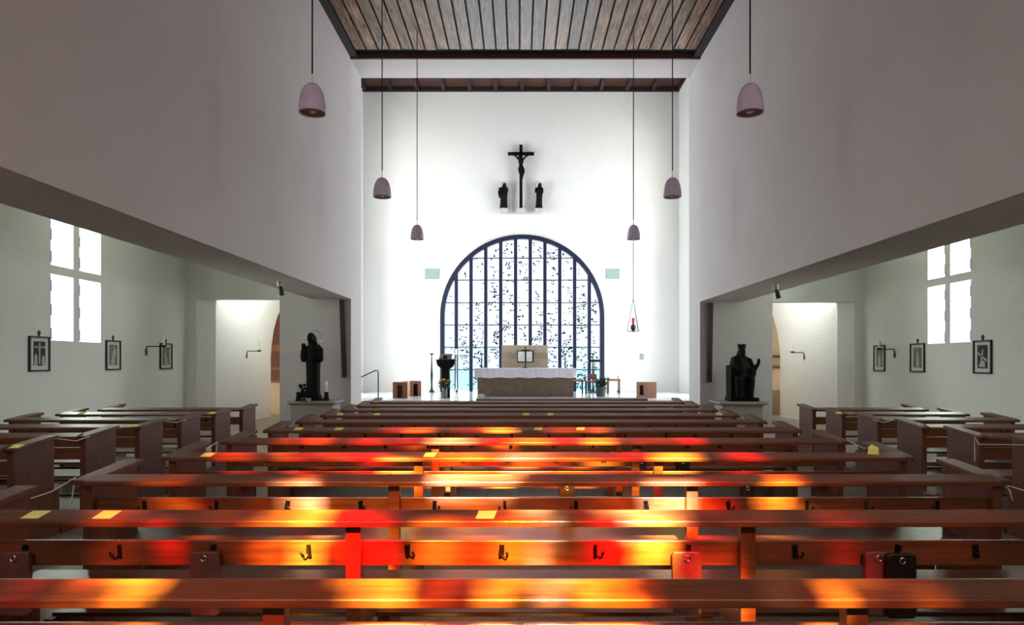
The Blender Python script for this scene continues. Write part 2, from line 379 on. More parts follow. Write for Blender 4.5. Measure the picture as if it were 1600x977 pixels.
for i in range(2300):
    c = rnd.choice(clusters); x = c[0]+rnd.gauss(0, .22); z = c[1]+rnd.gauss(0, .30)
    if rnd.random() < (z-CF)/(AZ+AR-CF)*.55: continue
    if not inside(x, z) or min(abs(x-q) for q in mxs) < .10: continue
    t = rnd.random(); s_ = rnd.uniform(.020, .046); an = rnd.uniform(0, PI)
    def quad(cx, cz, hw, hh, a):
        ca, sa = math.cos(a), math.sin(a)
        return [(cx+u*ca-v*sa, cz+u*sa+v*ca) for u, v in ((-hw, -hh), (hw, -hh), (hw, hh), (-hw, hh))]
    y0, y1 = YB+.064, YB+.077
    if t < .45: fg.prism([(x-s_, z-s_), (x+s_, z-s_), (x, z+1.6*s_)] if rnd.random() < .6 else [(x-1.6*s_, z+s_*.5), (x+1.6*s_, z+s_*.7), (x, z-s_*.9)], y0, y1)
    elif t < .85:
        fg.prism(quad(x-s_*.7, z, s_*1.1, .014, -.5+rnd.uniform(-.3, .3)), y0, y1); fg.prism(quad(x+s_*.8, z, s_*1.1, .014, .6+rnd.uniform(-.3, .3)), y0, y1)
    elif t < .865:
        for k in (-1, 1): fg.prism(quad(x+k*.05, z, .022, .085, -.5), y0, y1)
    else: fg.prism(quad(x, z, s_, s_*.7, an), y0, y1)
fo = fg.build('leaded_glass_piece', 'navy_steel', AW); fo['kind'] = 'stuff'

# stained window behind the pews: each pane carries its own glass colour
COL = {'R': (.66, .035, .02), 'O': (.78, .27, .06), 'A': (.9, .52, .16), 'Y': (1, .78, .32), 'W': (1, .95, .8), 'B': (.8, .95, 1), 'M': (.8, .04, .14), 'D': (.42, .22, .11), 'K': (.22, .07, .03)}
from mathutils import noise as MN
def zr(n): return 2.2+1.028*(n-1)
SP = {  # row: (shelf glass, board glass): (px from, px to, colour, strength)
 1: ([(0, 60, 'R', .7), (60, 92, 'K', .5), (92, 145, 'A', .8), (145, 168, 'O', .5), (168, 232, 'Y', .9), (232, 262, 'O', .4), (262, 480, 'D', .45), (490, 560, 'O', .5), (530, 630, 'Y', .8), (630, 672, 'K', .5), (672, 722, 'O', .7), (722, 762, 'R', .7), (762, 816, 'Y', .85), (816, 852, 'K', .6), (852, 892, 'W', .8), (892, 918, 'O', .4), (918, 948, 'Y', .95), (948, 1000, 'A', .9), (1000, 1050, 'O', .5), (1050, 1205, 'D', .35), (1205, 1245, 'W', .35), (1262, 1288, 'R', .5), (1288, 1330, 'Y', 1.), (1330, 1395, 'A', .8), (1395, 1430, 'R', .6), (1425, 1500, 'A', .6), (1500, 1600, 'D', .2)],
     [(0, 60, 'R', .3), (90, 240, 'A', .7), (430, 560, 'O', .6), (560, 660, 'A', .8), (760, 820, 'Y', .6), (880, 1000, 'A', .7), (1290, 1400, 'A', .6)]),
 2: ([(0, 130, 'D', .12), (140, 205, 'O', .6), (205, 285, 'D', .2), (285, 330, 'O', .5), (330, 362, 'A', .7), (362, 420, 'O', .5), (425, 525, 'Y', .95), (535, 622, 'R', .9), (622, 700, 'D', .4), (700, 740, 'W', .3), (740, 785, 'O', .6), (800, 826, 'Y', .7), (826, 858, 'B', .8), (858, 915, 'D', .5), (915, 955, 'R', .7), (972, 1062, 'W', .95), (1062, 1112, 'R', .8), (1112, 1158, 'D', .4), (1158, 1212, 'A', .5), (1212, 1285, 'D', .25), (1285, 1352, 'O', .55)],
     [(60, 140, 'K', .3), (140, 200, 'O', .4), (232, 268, 'R', .8), (268, 300, 'K', .5), (370, 400, 'O', .5), (400, 440, 'A', .7), (440, 456, 'R', .7), (456, 505, 'Y', .95), (505, 545, 'O', .6), (545, 622, 'R', .9), (622, 650, 'O', .45), (650, 700, 'A', .8), (700, 780, 'O', .7), (780, 826, 'A', .85), (826, 850, 'W', .9), (850, 888, 'A', .75), (888, 972, 'R', .95), (972, 990, 'O', .3), (990, 1038, 'Y', .9), (1038, 1102, 'R', .7), (1102, 1150, 'O', .7), (1150, 1180, 'O', .35), (1180, 1290, 'O', .28), (1300, 1362, 'R', .6)]),
 3: ([(150, 230, 'K', .3), (230, 290, 'O', .6), (290, 340, 'D', .3), (340, 450, 'D', .25), (462, 502, 'A', .6), (502, 600, 'D', .4), (600, 680, 'O', .45), (675, 805, 'W', 1.), (805, 862, 'A', .55), (862, 1000, 'D', .4), (1000, 1060, 'A', .5), (1060, 1150, 'R', .45), (1150, 1172, 'W', .4), (1212, 1262, 'A', .65)],
     [(262, 302, 'A', .65), (302, 332, 'R', .65), (360, 400, 'A', .6), (400, 420, 'R', .6), (438, 502, 'W', .95), (502, 620, 'A', .45), (630, 800, 'A', .6), (800, 1000, 'O', .5), (1008, 1068, 'W', .9), (1070, 1100, 'O', .8), (1100, 1145, 'R', .8), (1145, 1200, 'K', .5), (1200, 1242, 'Y', .9)]),
 4: ([(330, 402, 'O', .5), (438, 462, 'A', .5), (462, 500, 'R', .6), (500, 550, 'O', .5), (550, 622, 'R', .6), (622, 680, 'D', .5), (680, 800, 'A', .75), (800, 865, 'W', .7), (865, 890, 'O', .5), (890, 930, 'A', .5), (930, 1020, 'R', .55), (1020, 1092, 'Y', .7), (1138, 1182, 'R', .55)],
     [(440, 500, 'R', .7), (560, 590, 'R', .5), (590, 645, 'Y', .8), (645, 790, 'A', .7), (790, 870, 'R', .6), (870, 980, 'A', .5), (1010, 1030, 'R', .7)]),
 5: ([(440, 468, 'O', .6), (480, 522, 'O', .65), (545, 592, 'R', .7), (592, 620, 'D', .5), (620, 672, 'M', .8), (678, 735, 'W', .95), (735, 760, 'D', .6), (760, 792, 'R', .7), (792, 842, 'Y', .95), (842, 898, 'M', .85), (898, 968, 'A', .8), (1000, 1046, 'O', .65), (1050, 1086, 'R', .7)],
     [(575, 605, 'R', .7), (680, 725, 'O', .6), (725, 800, 'R', .5), (815, 860, 'A', .7), (860, 885, 'O', .6), (922, 952, 'Y', .8)]),
 6: ([(598, 628, 'M', .7), (638, 668, 'A', .85), (700, 762, 'R', .45), (768, 802, 'A', .75), (858, 902, 'O', .7), (918, 938, 'A', .6)],
     [(640, 664, 'O', .35), (770, 800, 'O', .3)]),
}
SK = [(SX, sum((math.cos(SX*k*7.3+k) for k in range(1, 4)))) for SX in (0,)]
def glass_colour(x, zeff):
    # zeff: depth at which the ray through this pane reaches the height of the pew tops
    x = x+.17*MN.noise(Vector((x*1.5, zeff*4.0, 9.1))); best = (.075, .034, .014) if zeff < 6.2 and abs(x+.1) < 2.3 else (.006, .003, .002)
    mod = 1+1.5*MN.noise(Vector((x*3.6, zeff*3.0, 3.3))); mod = max(.25, mod)
    for n_ in SP:
        d = zeff-zr(n_)
        if -.54 <= d < .5:
            if d >= -.17: lst, zd, fade = SP[n_][0], zr(n_)-.06, (1 if d < .14 else .5)
            else: lst, zd, fade = SP[n_][1], zr(n_), 1
            if n_ == 6 and d > .14: fade = 0
            if n_ >= 4: mod = max(.7, mod)
            px = x*F/zd+VX
            for a, b, c, s_ in lst:
                if a <= px < b: best = tuple(q*s_*(s_ if n_ < 4 else 1.15)*fade*mod+.003 for q in COL[c])
            return best
    return best
SG = bpy.data.objects.new('window_2', None); C.objects.link(SG); SG['kind'] = 'structure'
sg = bmesh.new(); cl_ = sg.loops.layers.color.new('glass')
nx, nz_ = 92, 66
for i in range(nx):
    for j in range(nz_):
        xa, xb = SX0+(SX1-SX0)*i/nx, SX0+(SX1-SX0)*(i+1)/nx
        za, zb = SZ0+(SZ1-SZ0)*j/nz_, SZ0+(SZ1-SZ0)*(j+1)/nz_
        zm = (za+zb)/2; ze = REAR-.07+(zm-.885)/TAN
        c = glass_colour((xa+xb)/2, ze)
        f = sg.faces.new([sg.verts.new(p) for p in ((xa, REAR-.07, za), (xb, REAR-.07, za), (xb, REAR-.07, zb), (xa, REAR-.07, zb))])
        for l in f.loops: l[cl_] = c+(1,)
me = bpy.data.meshes.new('stained_panes'); sg.to_mesh(me); sg.free(); me.materials.append(M['stained_glass'])
so = bpy.data.objects.new('stained_panes', me); C.objects.link(so); so.parent = SG
sf = MB().box(SX0-.03, SX0+.05, REAR-.12, REAR-.02, SZ0, SZ1).box(SX1-.05, SX1+.03, REAR-.12, REAR-.02, SZ0, SZ1).box(SX0, SX1, REAR-.12, REAR-.02, SZ0-.03, SZ0+.05).box(SX0, SX1, REAR-.12, REAR-.02, SZ1-.05, SZ1+.03)
sf.build('window_frame', 'navy_steel', SG)

# side windows
def side_window(name, x_in, sgn, y0, y1):
    W_ = bpy.data.objects.new(name, None); C.objects.link(W_); W_['kind'] = 'structure'
    xo, xi = x_in+sgn*.10, x_in+sgn*.0
    a, b = min(xo, xi), max(xo, xi); ym = (y0+y1)/2+(.02*sgn)
    f = MB(); f.box(a, b, ym-.075, ym+.075, 2.0, 3.19); f.box(a, b, ym-.075, ym+.075, 3.35, 4.45); f.box(a, b, y0, y1, 3.19, 3.35)
    f.build('window_cross', 'plaster_aisle_lit', W_)
    MB().box(x_in+sgn*.2, x_in+sgn*.21, y0, y1, 2.0, 4.45).build('window_pane', 'green_glass', W_)
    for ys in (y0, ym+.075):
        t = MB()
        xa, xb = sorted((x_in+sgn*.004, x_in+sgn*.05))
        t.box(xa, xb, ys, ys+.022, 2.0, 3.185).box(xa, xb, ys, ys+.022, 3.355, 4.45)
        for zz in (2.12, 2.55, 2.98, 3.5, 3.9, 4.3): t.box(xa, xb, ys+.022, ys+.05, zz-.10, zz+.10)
        t.build('window_glare_teeth', 'lavender_glare', W_)  # lavender glare along the opening edges, modelled as coloured teeth
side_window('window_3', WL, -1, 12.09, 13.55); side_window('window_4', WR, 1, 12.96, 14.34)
side_window('fill_window_left', WL, -1, 3.45, 4.95); side_window('fill_window_right', WR, 1, 4.3, 5.75)  # unseen windows added to let more light into the aisles

# ------------------------------------------------------------------ pews
HK = MB()
HK.box(-.013, .013, -.012, 0, -.030, .030)
HK.tube([(0, -.008, -.012), (0, -.022, -.028), (0, -.038, -.024), (0, -.043, -.008)], .0038, 6)
HK.ball((0, -.043, -.004), .0075, seg=8)
hook0 = HK.build('coat_hook', 'iron')
hook_mesh = hook0.data; bpy.data.objects.remove(hook0)
def pew(xl, xr, posts, hooks, label, group, y, caps=True, seed=0, hz=.705):
    t = thing('pew', label, 'pew', ((xl+xr)/2, y, 0), 0, group); xc = (xl+xr)/2; a, b = xl-xc, xr-xc
    MB().prism([(-.12, .845), (0, .875), (0, .90), (-.015, .903), (-.115, .876), (-.12, .870)], a+.05, b-.05, 'x').build('book_rest', 'pew_wood', t, bevel=.004)
    bk = MB().prism([(.0, .634), (.022, .634), (.022, .754), (.0, .754)], a+.05, b-.05, 'x').build('backrest', 'pew_wood', t, bevel=.005)
    MB().prism([(.16, .445), (.53, .455), (.53, .425), (.16, .415)], a+.05, b-.05, 'x').build('seat', 'pew_wood', t, bevel=.005)
    MB().prism([(-.40, .18), (-.22, .165), (-.22, .14), (-.40, .155)], a+.05, b-.05, 'x').build('kneeler', 'pew_wood', t, bevel=.004)
    for s_, e in ((-1, a), (1, b)):
        e0, e1 = (e, e+.055) if s_ < 0 else (e-.055, e)
        ep = MB().prism([(-.05, 0), (.46, 0), (.46, .893), (-.05, .845)], e0, e1, 'x').box(e0, e1, -.40, -.05, 0, .14).box(e0, e1, .46, .53, 0, .42).build('end_panel', 'end_wood', t, bevel=.004)
        cx = (e0+e1)/2
        MB().prism([(-.09, .845), (.47, .898), (.47, .933), (-.02, .888), (-.09, .876)], cx-.065, cx+.065, 'x').build('end_cap', 'end_wood', ep, bevel=.006)
    for p in posts:
        MB().box(p-xc-.035, p-xc+.035, -.055, 0, .0, .853).box(p-xc-.035, p-xc+.035, .0, .51, .3, .42).box(p-xc-.035, p-xc+.035, -.38, -.05, 0, .145).build('support_post', 'pew_wood', t, bevel=.004)
    rr = random.Random(seed)
    for hx in hooks:
        h = bpy.data.objects.new('coat_hook', hook_mesh); C.objects.link(h); h.parent = bk
        h.location = (hx-xc, -.0, hz); h.rotation_euler = (0, rr.uniform(-.25, .25), rr.choice((-1, 1))*rr.uniform(.3, 1.2))
    return t
# keep every instanced mesh local material mapping aligned
ORD = ['first', 'second', 'third', 'fourth', 'fifth', 'sixth', 'seventh', 'eighth', 'ninth', 'tenth', 'eleventh', 'twelfth']
XL, XR = -2.71, 2.99
hk = [-2.35, -1.9, -1.46, -1.0, -.537, -.09, .356, .797, 1.306, 1.8, 2.17, 2.62]
cl_lab = {1: 'long pew along the bottom edge of the photo, lit in yellow and orange patches',
          2: 'long pew with black coat hooks and hanging leather cushions, second nearest the camera',
          3: 'long pew with a bright white-yellow patch at mid rail, third central row from the camera',
          4: 'long pew with a bent yellow note at its right end, fourth from the camera',
          5: 'long pew with magenta and white patches on its rail, fifth central row from the camera',
          6: 'long pew with the farthest red and yellow patches, sixth central row from the camera'}
base = None
for n_ in range(1, 12):
    y = zr(n_)
    lab = cl_lab.get(n_, 'long dark unlit pew in the centre block, %s row counted from the camera' % ORD[n_-1])
    if n_ <= 6:
        p = pew(XL, XR, [-.78, 1.07], hk, lab, 'long pews of the central block', y, seed=n_)
        base = p
    else:
        p = copy_tree(base); p.location.y = y; p['label'] = lab
        p.location = ((XL+XR)/2, y, 0)
pew(X(747, zr(12)), X(1008, zr(12)), [], [], 'short dark pew in front of all the others, right before the altar steps', 'long pews of the central block', zr(12))
side_first = {}
for side, xi, xo in (('left', -4.30, -6.5), ('right', 4.55, 6.3)):
    a, b = (xo, xi) if side == 'left' else (xi, xo)
    first = None
    for k in range(-2, 6):
        y = 5.81+.955*k
        lab = {-2: '%s aisle pew nearest the camera', -1: '%s aisle pew second nearest the camera', 0: 'short pew nearest the camera in the part of the %s aisle in view',
               1: 'short %s aisle pew, second in view from the camera', 2: 'short %s aisle pew, third in view from the camera', 3: 'short %s aisle pew, fourth in view from the camera',
               4: 'short %s aisle pew, last but one before the side opening', 5: 'short %s aisle pew at the front, nearest the side opening'}[k] % side
        if first is None: first = p = pew(a, b, [], [a+.5, a+1.1, a+1.6], lab, 'short pews in the %s aisle' % side, y, seed=50)
        else:
            p = copy_tree(first); p.location = ((a+b)/2, y, 0); p['label'] = lab

# cushions hanging on hooks
def cushion(x, y, label, h=.30, w_=.137, m='leather', zt=.712, dy=0):
    c = thing('kneeling_cushion', label, 'cushion', (x, y-.033+dy, zt-h), 0, 'leather cushions hanging on pew hooks')
    body = MB(); r = .02
    pts = []
    for cx, cz, a0 in ((w_/2-r, h-r, 0), (-w_/2+r, h-r, 90), (-w_/2+r, r, 180), (w_/2-r, r, 270)):
        for q in (0, 30, 60, 90): pts.append((cx+r*math.cos(math.radians(a0+q)), cz+r*math.sin(math.radians(a0+q))))
    body.prism(pts, -.016, .016); body.build('cushion_pad', m, c, bevel=.005)
    g = MB(); cz = h-.03
    g.tube([(.014*math.cos(t*PI/6), -.019, cz+.014*math.sin(t*PI/6)) for t in range(13)], .004, 6); g.build('eyelet', 'steel', c, smooth=True)
    return c
y2 = zr(2)
cushion(X(33, y2), y2, 'brown leather cushion hanging at the far left end of the second pew')
cushion(X(326, y2), y2, 'brown leather cushion hanging left of centre on the second pew')
cushion(X(1070, y2), y2, 'mauve brown leather cushion hanging right of centre on the second pew')
cushion(X(1364, y2), y2, 'reddish leather cushion hanging toward the right of the second pew, left one of two', w_=.12)
cushion(X(1394, y2), y2, 'dark leather cushion tucked behind the reddish one on the second pew', m='bronze', dy=-.036)
cushion(X(885, zr(4)), zr(4), 'dark leather cushion hanging low under the rail of the fourth pew, near its middle', m='bronze', w_=.12, zt=.66)
cushion(X(1165, zr(4)), zr(4), 'dark leather cushion hanging low under the rail of the fourth pew, toward its right', m='bronze', w_=.11, zt=.66)
cushion(X(1001, zr(5)), zr(5), 'dark cushion hanging on the fifth pew just right of its support post', m='bronze', w_=.09, h=.2)
cushion(X(1065, zr(5)), zr(5), 'dark cushion hanging on the fifth pew, right one of the two', m='bronze', w_=.13, h=.2)

# yellow notes lying on book rests
def note(px, n_, label, w_=.085, y=None, xfix=None, grp='yellow notes on the pews'):
    yy = zr(n_) if y is None else y
    z0, z1 = .8785, .9015
    x0 = X(px, yy-.06)
    m = MB(); v = []
    for dz in (0, .0015):
        v += [m.bm.verts.new(p) for p in ((-w_/2-.006, -.035, -.0105+dz), (w_/2-.006, -.035, -.0105+dz), (w_/2+.006, .035, .0095+dz), (-w_/2+.006, .035, .0095+dz))]
    for f in ((0, 1, 2, 3), (7, 6, 5, 4), (0, 4, 5, 1), (1, 5, 6, 2), (2, 6, 7, 3), (3, 7, 4, 0)): m.bm.faces.new([v[i] for i in f])
    o = m.build('paper_note', 'paper_yellow'); o.location = (x0, yy-.065, .8915)
    return tag(o, label, 'note', grp)
note(57, 2, 'yellow note farthest left on the second pew')
note(168, 2, 'yellow note second from left on the second pew, in an orange patch')
note(760, 2, 'yellow note near the middle of the second pew')
note(672, 4, 'yellow note near the middle of the fourth pew')
note(325, 4, 'small yellow note at the left end of the fourth pew')
note(467, 6, 'yellow note at the left end of the sixth pew')
note(530, 6, 'yellow note a little in from the left end of the sixth pew')
note(841, 6, 'yellow note at the middle of the sixth pew')
note(907, 6, 'reddish lit note right of the middle of the sixth pew')
note(532, 8, 'pale note near the left end of the eighth pew')
note(589, 8, 'pale note second from the left on the eighth pew')
note(822, 8, 'pale note at the middle of the eighth pew')
note(860, 8, 'pale note just right of the middle of the eighth pew')
note(1124, 8, 'pale note near the right end of the eighth pew')
for px, k, lab in ((27, 0, 'yellow note on the nearest left aisle pew in view'), (211, 2, 'yellow note on the third left aisle pew'),
                   (128, 4, 'yellow note by the outer end of the fifth left aisle pew'), (332, 4, 'yellow note near the inner end of the fifth left aisle pew'), (1310, 4, 'pale note near the inner end of the fifth right aisle pew')):
    note(px, 0, lab, y=5.81+.955*k)
cr_ = MB(); v = [cr_.bm.verts.new(p) for p in ((-.045, 0, .0), (.035, -.01, -.004), (.05, .02, .05), (.0, .03, .075), (-.03, .022, .055), (-.045, .003, 0), (.036, -.007, -.003))]
cr_.bm.faces.new(v[:5]); 
o = cr_.build('paper_note', 'paper_yellow'); o.location = (X(1365, zr(4)-.05), zr(4)-.05, .892); so_ = o.modifiers.new('thick', 'SOLIDIFY'); so_.thickness = .002
tag(o, 'bent bright yellow note standing up at the right end of the fourth pew', 'note', 'yellow notes on the pews')

# cords across the gangways
def cord(pts, label, r=.0038):
    m = MB(); q = []
    for i in range(len(pts)-1):
        for s_ in range(4): q.append(tuple(pts[i][k]+(pts[i+1][k]-pts[i][k])*s_/4 for k in range(3)))
    q.append(pts[-1]); m.tube(q, r, 6)
    return tag(m.build('barrier_cord', 'cord_white', smooth=True), label, 'cord', 'white cords closing off pews')
y3 = zr(3)
cord([(-4.25, 4.0, .85), (-3.75, 4.05, .70), (-3.2, 4.12, .70), (-2.9, 4.2, .80), (-2.787, 4.26, .88), (-2.787, 4.25, .86), (-2.79, 4.22, .72)], 'white cord sagging left from the end of the third pew')
cord([(-2.783, zr(4)-.0, .878), (-2.787, zr(4)+.45, .85), (-2.787, zr(5)-.3, .83), (-2.787, zr(5)-.06, .868), (-2.79, zr(5)-.07, .76)], 'white cord strung between the left ends of the fourth and fifth pews')
cord([(-4.258, 6.25, .90), (-4.25, 6.5, .85), (-4.258, 6.72, .87)], 'white cord between the two nearest left aisle pews in view')
cord([(-4.258, 8.12, .90), (-4.25, 8.4, .86), (-4.258, 8.65, .87)], 'thin white cord between the third and fourth left aisle pews')
cord([(3.047, zr(5)+.0, .878), (3.05, zr(5)-.3, .84), (3.047, zr(4)+.42, .92)], 'white cord strung between the right ends of the fifth and fourth pews')
cord([(3.05, y3+.30, .90), (3.06, y3+.1, .875), (3.06, y3-.02, .80), (3.07, y3-.03, .74), (3.05, y3-.04, .79), (3.06, y3-.0, .83), (3.35, 4.1, .73), (3.9, 4.0, .72), (4.45, 3.95, .85)], 'white cord with a hanging loop at the right end of the third pew')
cord([(4.505, 8.15, .915), (4.51, 8.4, .86), (4.505, 8.65, .87)], 'thin white cord between the third and fourth right aisle pews')
cord([(4.505, 5.87, .885), (4.50, 6.3, .84), (4.50, 6.65, .80), (4.505, 6.72, .87), (4.495, 6.70, .62)], 'white cord with a hanging tail between the two nearest right aisle pews in view')

# ------------------------------------------------------------------ pendant lamps
def pendant(x, y, label, first=None):
    top = 9.28; zb = EYE+390*7.76/F
    t = thing('pendant_lamp', label, 'lamp', (x, y, zb), 0, 'bell shaped pendant lamps over the pews')
    prof = [(.150, .0), (.153, .02), (.150, .08), (.140, .16), (.122, .235), (.095, .29), (.06, .325), (.022, .338), (.018, .338), (.05, .318), (.085, .28), (.112, .228), (.13, .155), (.14, .08), (.142, .02), (.140, .003)]
    m = MB(); seg = 32; rings = []
    for r, z in prof: rings.append([m.bm.verts.new((r*math.cos(2*PI*k/seg), r*math.sin(2*PI*k/seg), z)) for k in range(seg)])
    for a, b in zip(rings, rings[1:]+rings[:1]):
        for k in range(seg): m.bm.faces.new([a[k], a[(k+1) % seg], b[(k+1) % seg], b[k]])
    m.build('lamp_shade', 'lamp_shell', t, smooth=True)
    MB().lathe([(.139, .02), (.125, .028), (.07, .032), (.065, .07), (.02, .07)], seg=24).build('reflector', 'lamp_inside', t, smooth=False)
    MB().lathe([(.01, -.005), (.03, .0), (.04, .02), (.03, .04), (.01, .045)], seg=16).build('bulb', 'white_metal', t, smooth=True)
    MB().tube([(0, 0, .335), (0, 0, .45)], .009, 8).build('lamp_stem', 'white_metal', t)
    MB().tube([(0, 0, .45), (0, 0, top-zb)], .010, 6).build('cable', 'cable', t)
for nm, yy in (('nearest', 7.76), ('middle', 11.7), ('farthest', 15.7)):
    pendant(-2.372, yy, 'mauve bell pendant lamp on the left side, %s of three' % nm)
    pendant(2.635, yy, 'mauve bell pendant lamp on the right side, %s of three' % nm)

# sanctuary lamp
t = thing('sanctuary_lamp', 'red glass sanctuary lamp hanging on a thin cord right of the arched window', 'lamp', (X(989.5, 24), 24, Z(518, 24)))
z0 = Z(518, 24)
MB().tube([(0, 0, Z(467, 24)-z0), (0, 0, CHC-z0-.1)], .013, 6).build('cord', 'cable', t)
MB().lathe([(.02, -.03), (.04, .0), (.03, .02), (.08, .06), (.10, .13), (.085, .2), (.05, .24)], seg=16).build('bowl', 'bronze', t, smooth=True)
MB().lathe([(.035, .24), (.05, .30), (.058, .47)], seg=16).build('red_glass', 'red_glass', t, smooth=True)
ch = MB()
for a in (PI, PI/3-.5, -PI/3+.3): ch.tube([(0, 0, Z(467, 24)-z0), (.22*math.cos(a), .22*math.sin(a), .01)], .010, 5)
ch.build('chain', 'iron', t)
MB().lathe([(.02, -.015), (.23, .0), (.23, .014), (.02, .005)], seg=24).build('drip_tray', 'bronze', t)

# ------------------------------------------------------------------ crucifix group
yb = YB-.001
def console(px0, px1, label):
    o = MB().box(X(px0, yb), X(px1, yb), YB-.28, YB, Z(335, yb), Z(327.5, yb)).build('wall_console', 'plaster_shaded', bevel=.01)
    return tag(o, label, 'console', 'white wall consoles under the crucifix group')
console(782, 793.5, 'small white wall console under the left standing figure')
console(808, 821, 'small white wall console under the crucifix')
console(836, 847.5, 'small white wall console under the right standing figure')
zc0 = Z(327.5, yb)
cx = X(814, yb)
t = thing('crucifix', 'large dark wooden crucifix high on the white wall above the arched window', 'crucifix', (cx, YB-.14, zc0))
MB().box(-.06, .06, -.03, .05, 0, Z(228, yb)-zc0).box(-.5, .5, -.03, .05, Z(244.5, yb)-zc0, Z(239.5, yb)-zc0).build('cross', 'dark_carving', t, bevel=.01)
b = MB(); h0 = Z(243, yb)-zc0
def zz(py): return Z(py, yb)-zc0
b.cap((-.34, -.06, zz(243)), (-.18, -.09, zz(247.5)), .026, .032); b.cap((-.18, -.09, zz(247.5)), (-.07, -.10, zz(252.5)), .034, .045)
b.cap((.34, -.06, zz(243)), (.18, -.09, zz(247.5)), .026, .032); b.cap((.18, -.09, zz(247.5)), (.07, -.10, zz(252.5)), .034, .045)
b.ball((-.05, -.15, zz(249.5)), .062, .07, .085); b.cap((-.02, -.12, zz(252)), (0, -.1, zz(254)), .04, .05)
b.loft([(zz(266), .0, -.10, .075, .06), (zz(262), 0, -.10, .07, .06), (zz(258), 0, -.11, .09, .07), (zz(254), 0, -.11, .105, .075), (zz(251.5), 0, -.10, .07, .05)], 16)
b.loft([(zz(277), .03, -.11, .07, .06), (zz(273), .03, -.12, .115, .08), (zz(268), .02, -.12, .13, .085), (zz(264), .01, -.11, .10, .07), (zz(261), 0, -.10, .07, .05)], 18, 7, .06)
b.cap((.03, -.14, zz(274)), (.0, -.17, zz(280)), .055, .045); b.cap((.0, -.17, zz(280)), (-.03, -.07, zz(288)), .042, .028)
b.cap((.07, -.12, zz(274)), (.04, -.16, zz(281)), .05, .04); b.cap((.04, -.16, zz(281)), (-.01, -.07, zz(288.5)), .038, .026)
b.cap((-.03, -.07, zz(288)), (-.04, -.11, zz(291)), .026, .018)
for s_ in (-1, 1):
    for k in range(5): b.cap((s_*.35, -.06, zz(243)), (s_*(.37+.012*(2-abs(k-2))), -.07, zz(243)+(k-2)*.014), .010, .006, 6)
b.build('corpus', 'dark_carving', t, remesh=.011)

def halo(t, r, z, x=0, y=.08, th=.006, m='bronze'):
    MB().tube([(x+r*math.cos(k*PI/16), y, z+r*math.sin(k*PI/16)) for k in range(33)], th, 6).build('halo', m, t, smooth=True)
def robed(b, H, w_, d, lean=0, fold=9):
    """draped standing figure of height H"""
    secs = [(0, .0, 0, w_*.50, d*.5), (.05*H, 0, 0, w_*.50, d*.5), (.2*H, .0, 0, w_*.44, d*.45), (.4*H, lean*.3, 0, w_*.42, d*.45), (.55*H, lean*.5, 0, w_*.44, d*.46),
            (.68*H, lean*.7, 0, w_*.48, d*.44), (.78*H, lean*.9, 0, w_*.46, d*.38), (.83*H, lean, 0, w_*.34, d*.30), (.86*H, lean, -.01, w_*.18, d*.2)]
    b.loft(secs, 36, fold, .055)
t = thing('mourning_figure', 'dark carved robed figure with hand to its face, left of the crucifix', 'statue', (X(787, yb), YB-.14, zc0), 0, 'carved figures beside the crucifix')
b = MB(); robed(b, .98, .30, .2, .02)
b.ball((.03, -.02, .91), .058, .065, .075); b.loft([(.78, .02, 0, .10, .08), (.88, .03, .01, .078, .075), (.95, .03, .01, .07, .07), (.985, .03, .01, .03, .03)], 16)
b.cap((-.13, -.03, .76), (-.17, -.08, .60), .05, .05); b.cap((-.17, -.08, .60), (-.04, -.13, .70), .045, .03); b.cap((.13, -.03, .76), (.14, -.1, .62), .045, .04); b.cap((.14, -.1, .62), (.05, -.14, .74), .035, .028)
b.cap((-.17, -.08, .6), (-.15, -.06, .42), .05, .03)
b.build('figure', 'dark_carving', t, remesh=.012); halo(t, .125, .93, .02, .07)
t = thing('mourning_figure', 'dark carved slender robed figure with bowed head, right of the crucifix', 'statue', (X(842, yb), YB-.14, zc0), 0, 'carved figures beside the crucifix')
b = MB(); robed(b, .98, .27, .2, .03, 11)
b.ball((.03, -.03, .91), .056, .062, .075); b.loft([(.80, .02, 0, .09, .07), (.88, .03, .01, .07, .068), (.95, .03, .01, .062, .06), (.98, .03, .01, .03, .03)], 16)
b.cap((-.11, -.03, .76), (-.13, -.09, .62), .042, .04); b.cap((-.13, -.09, .62), (.0, -.14, .68), .035, .028); b.cap((.12, -.03, .76), (.13, -.09, .6), .042, .04); b.cap((.13, -.09, .6), (.02, -.14, .66), .035, .028)
b.build('figure', 'dark_carving', t, remesh=.012); halo(t, .125, .93, -.02, .07)

for a, b_, lab in ((664, 686, 'pale square wall loudspeaker panel left of the arched window'), (947, 968, 'pale square wall loudspeaker panel right of the arched window')):
    tag(MB().box(X(a, YB), X(b_, YB), YB-.03, YB, Z(436, YB), Z(420, YB)).build('wall_panel', 'pale_grille', bevel=.01), lab, 'loudspeaker', 'pale square panels beside the arched window')
tag(MB().box(X(1000.5, YB), X(1005.5, YB), YB-.06, YB, Z(562, YB), Z(553, YB)).build('wall_switch', 'pale_grille', bevel=.01), 'small grey fitting on the white wall right of the hanging red lamp', 'switch')

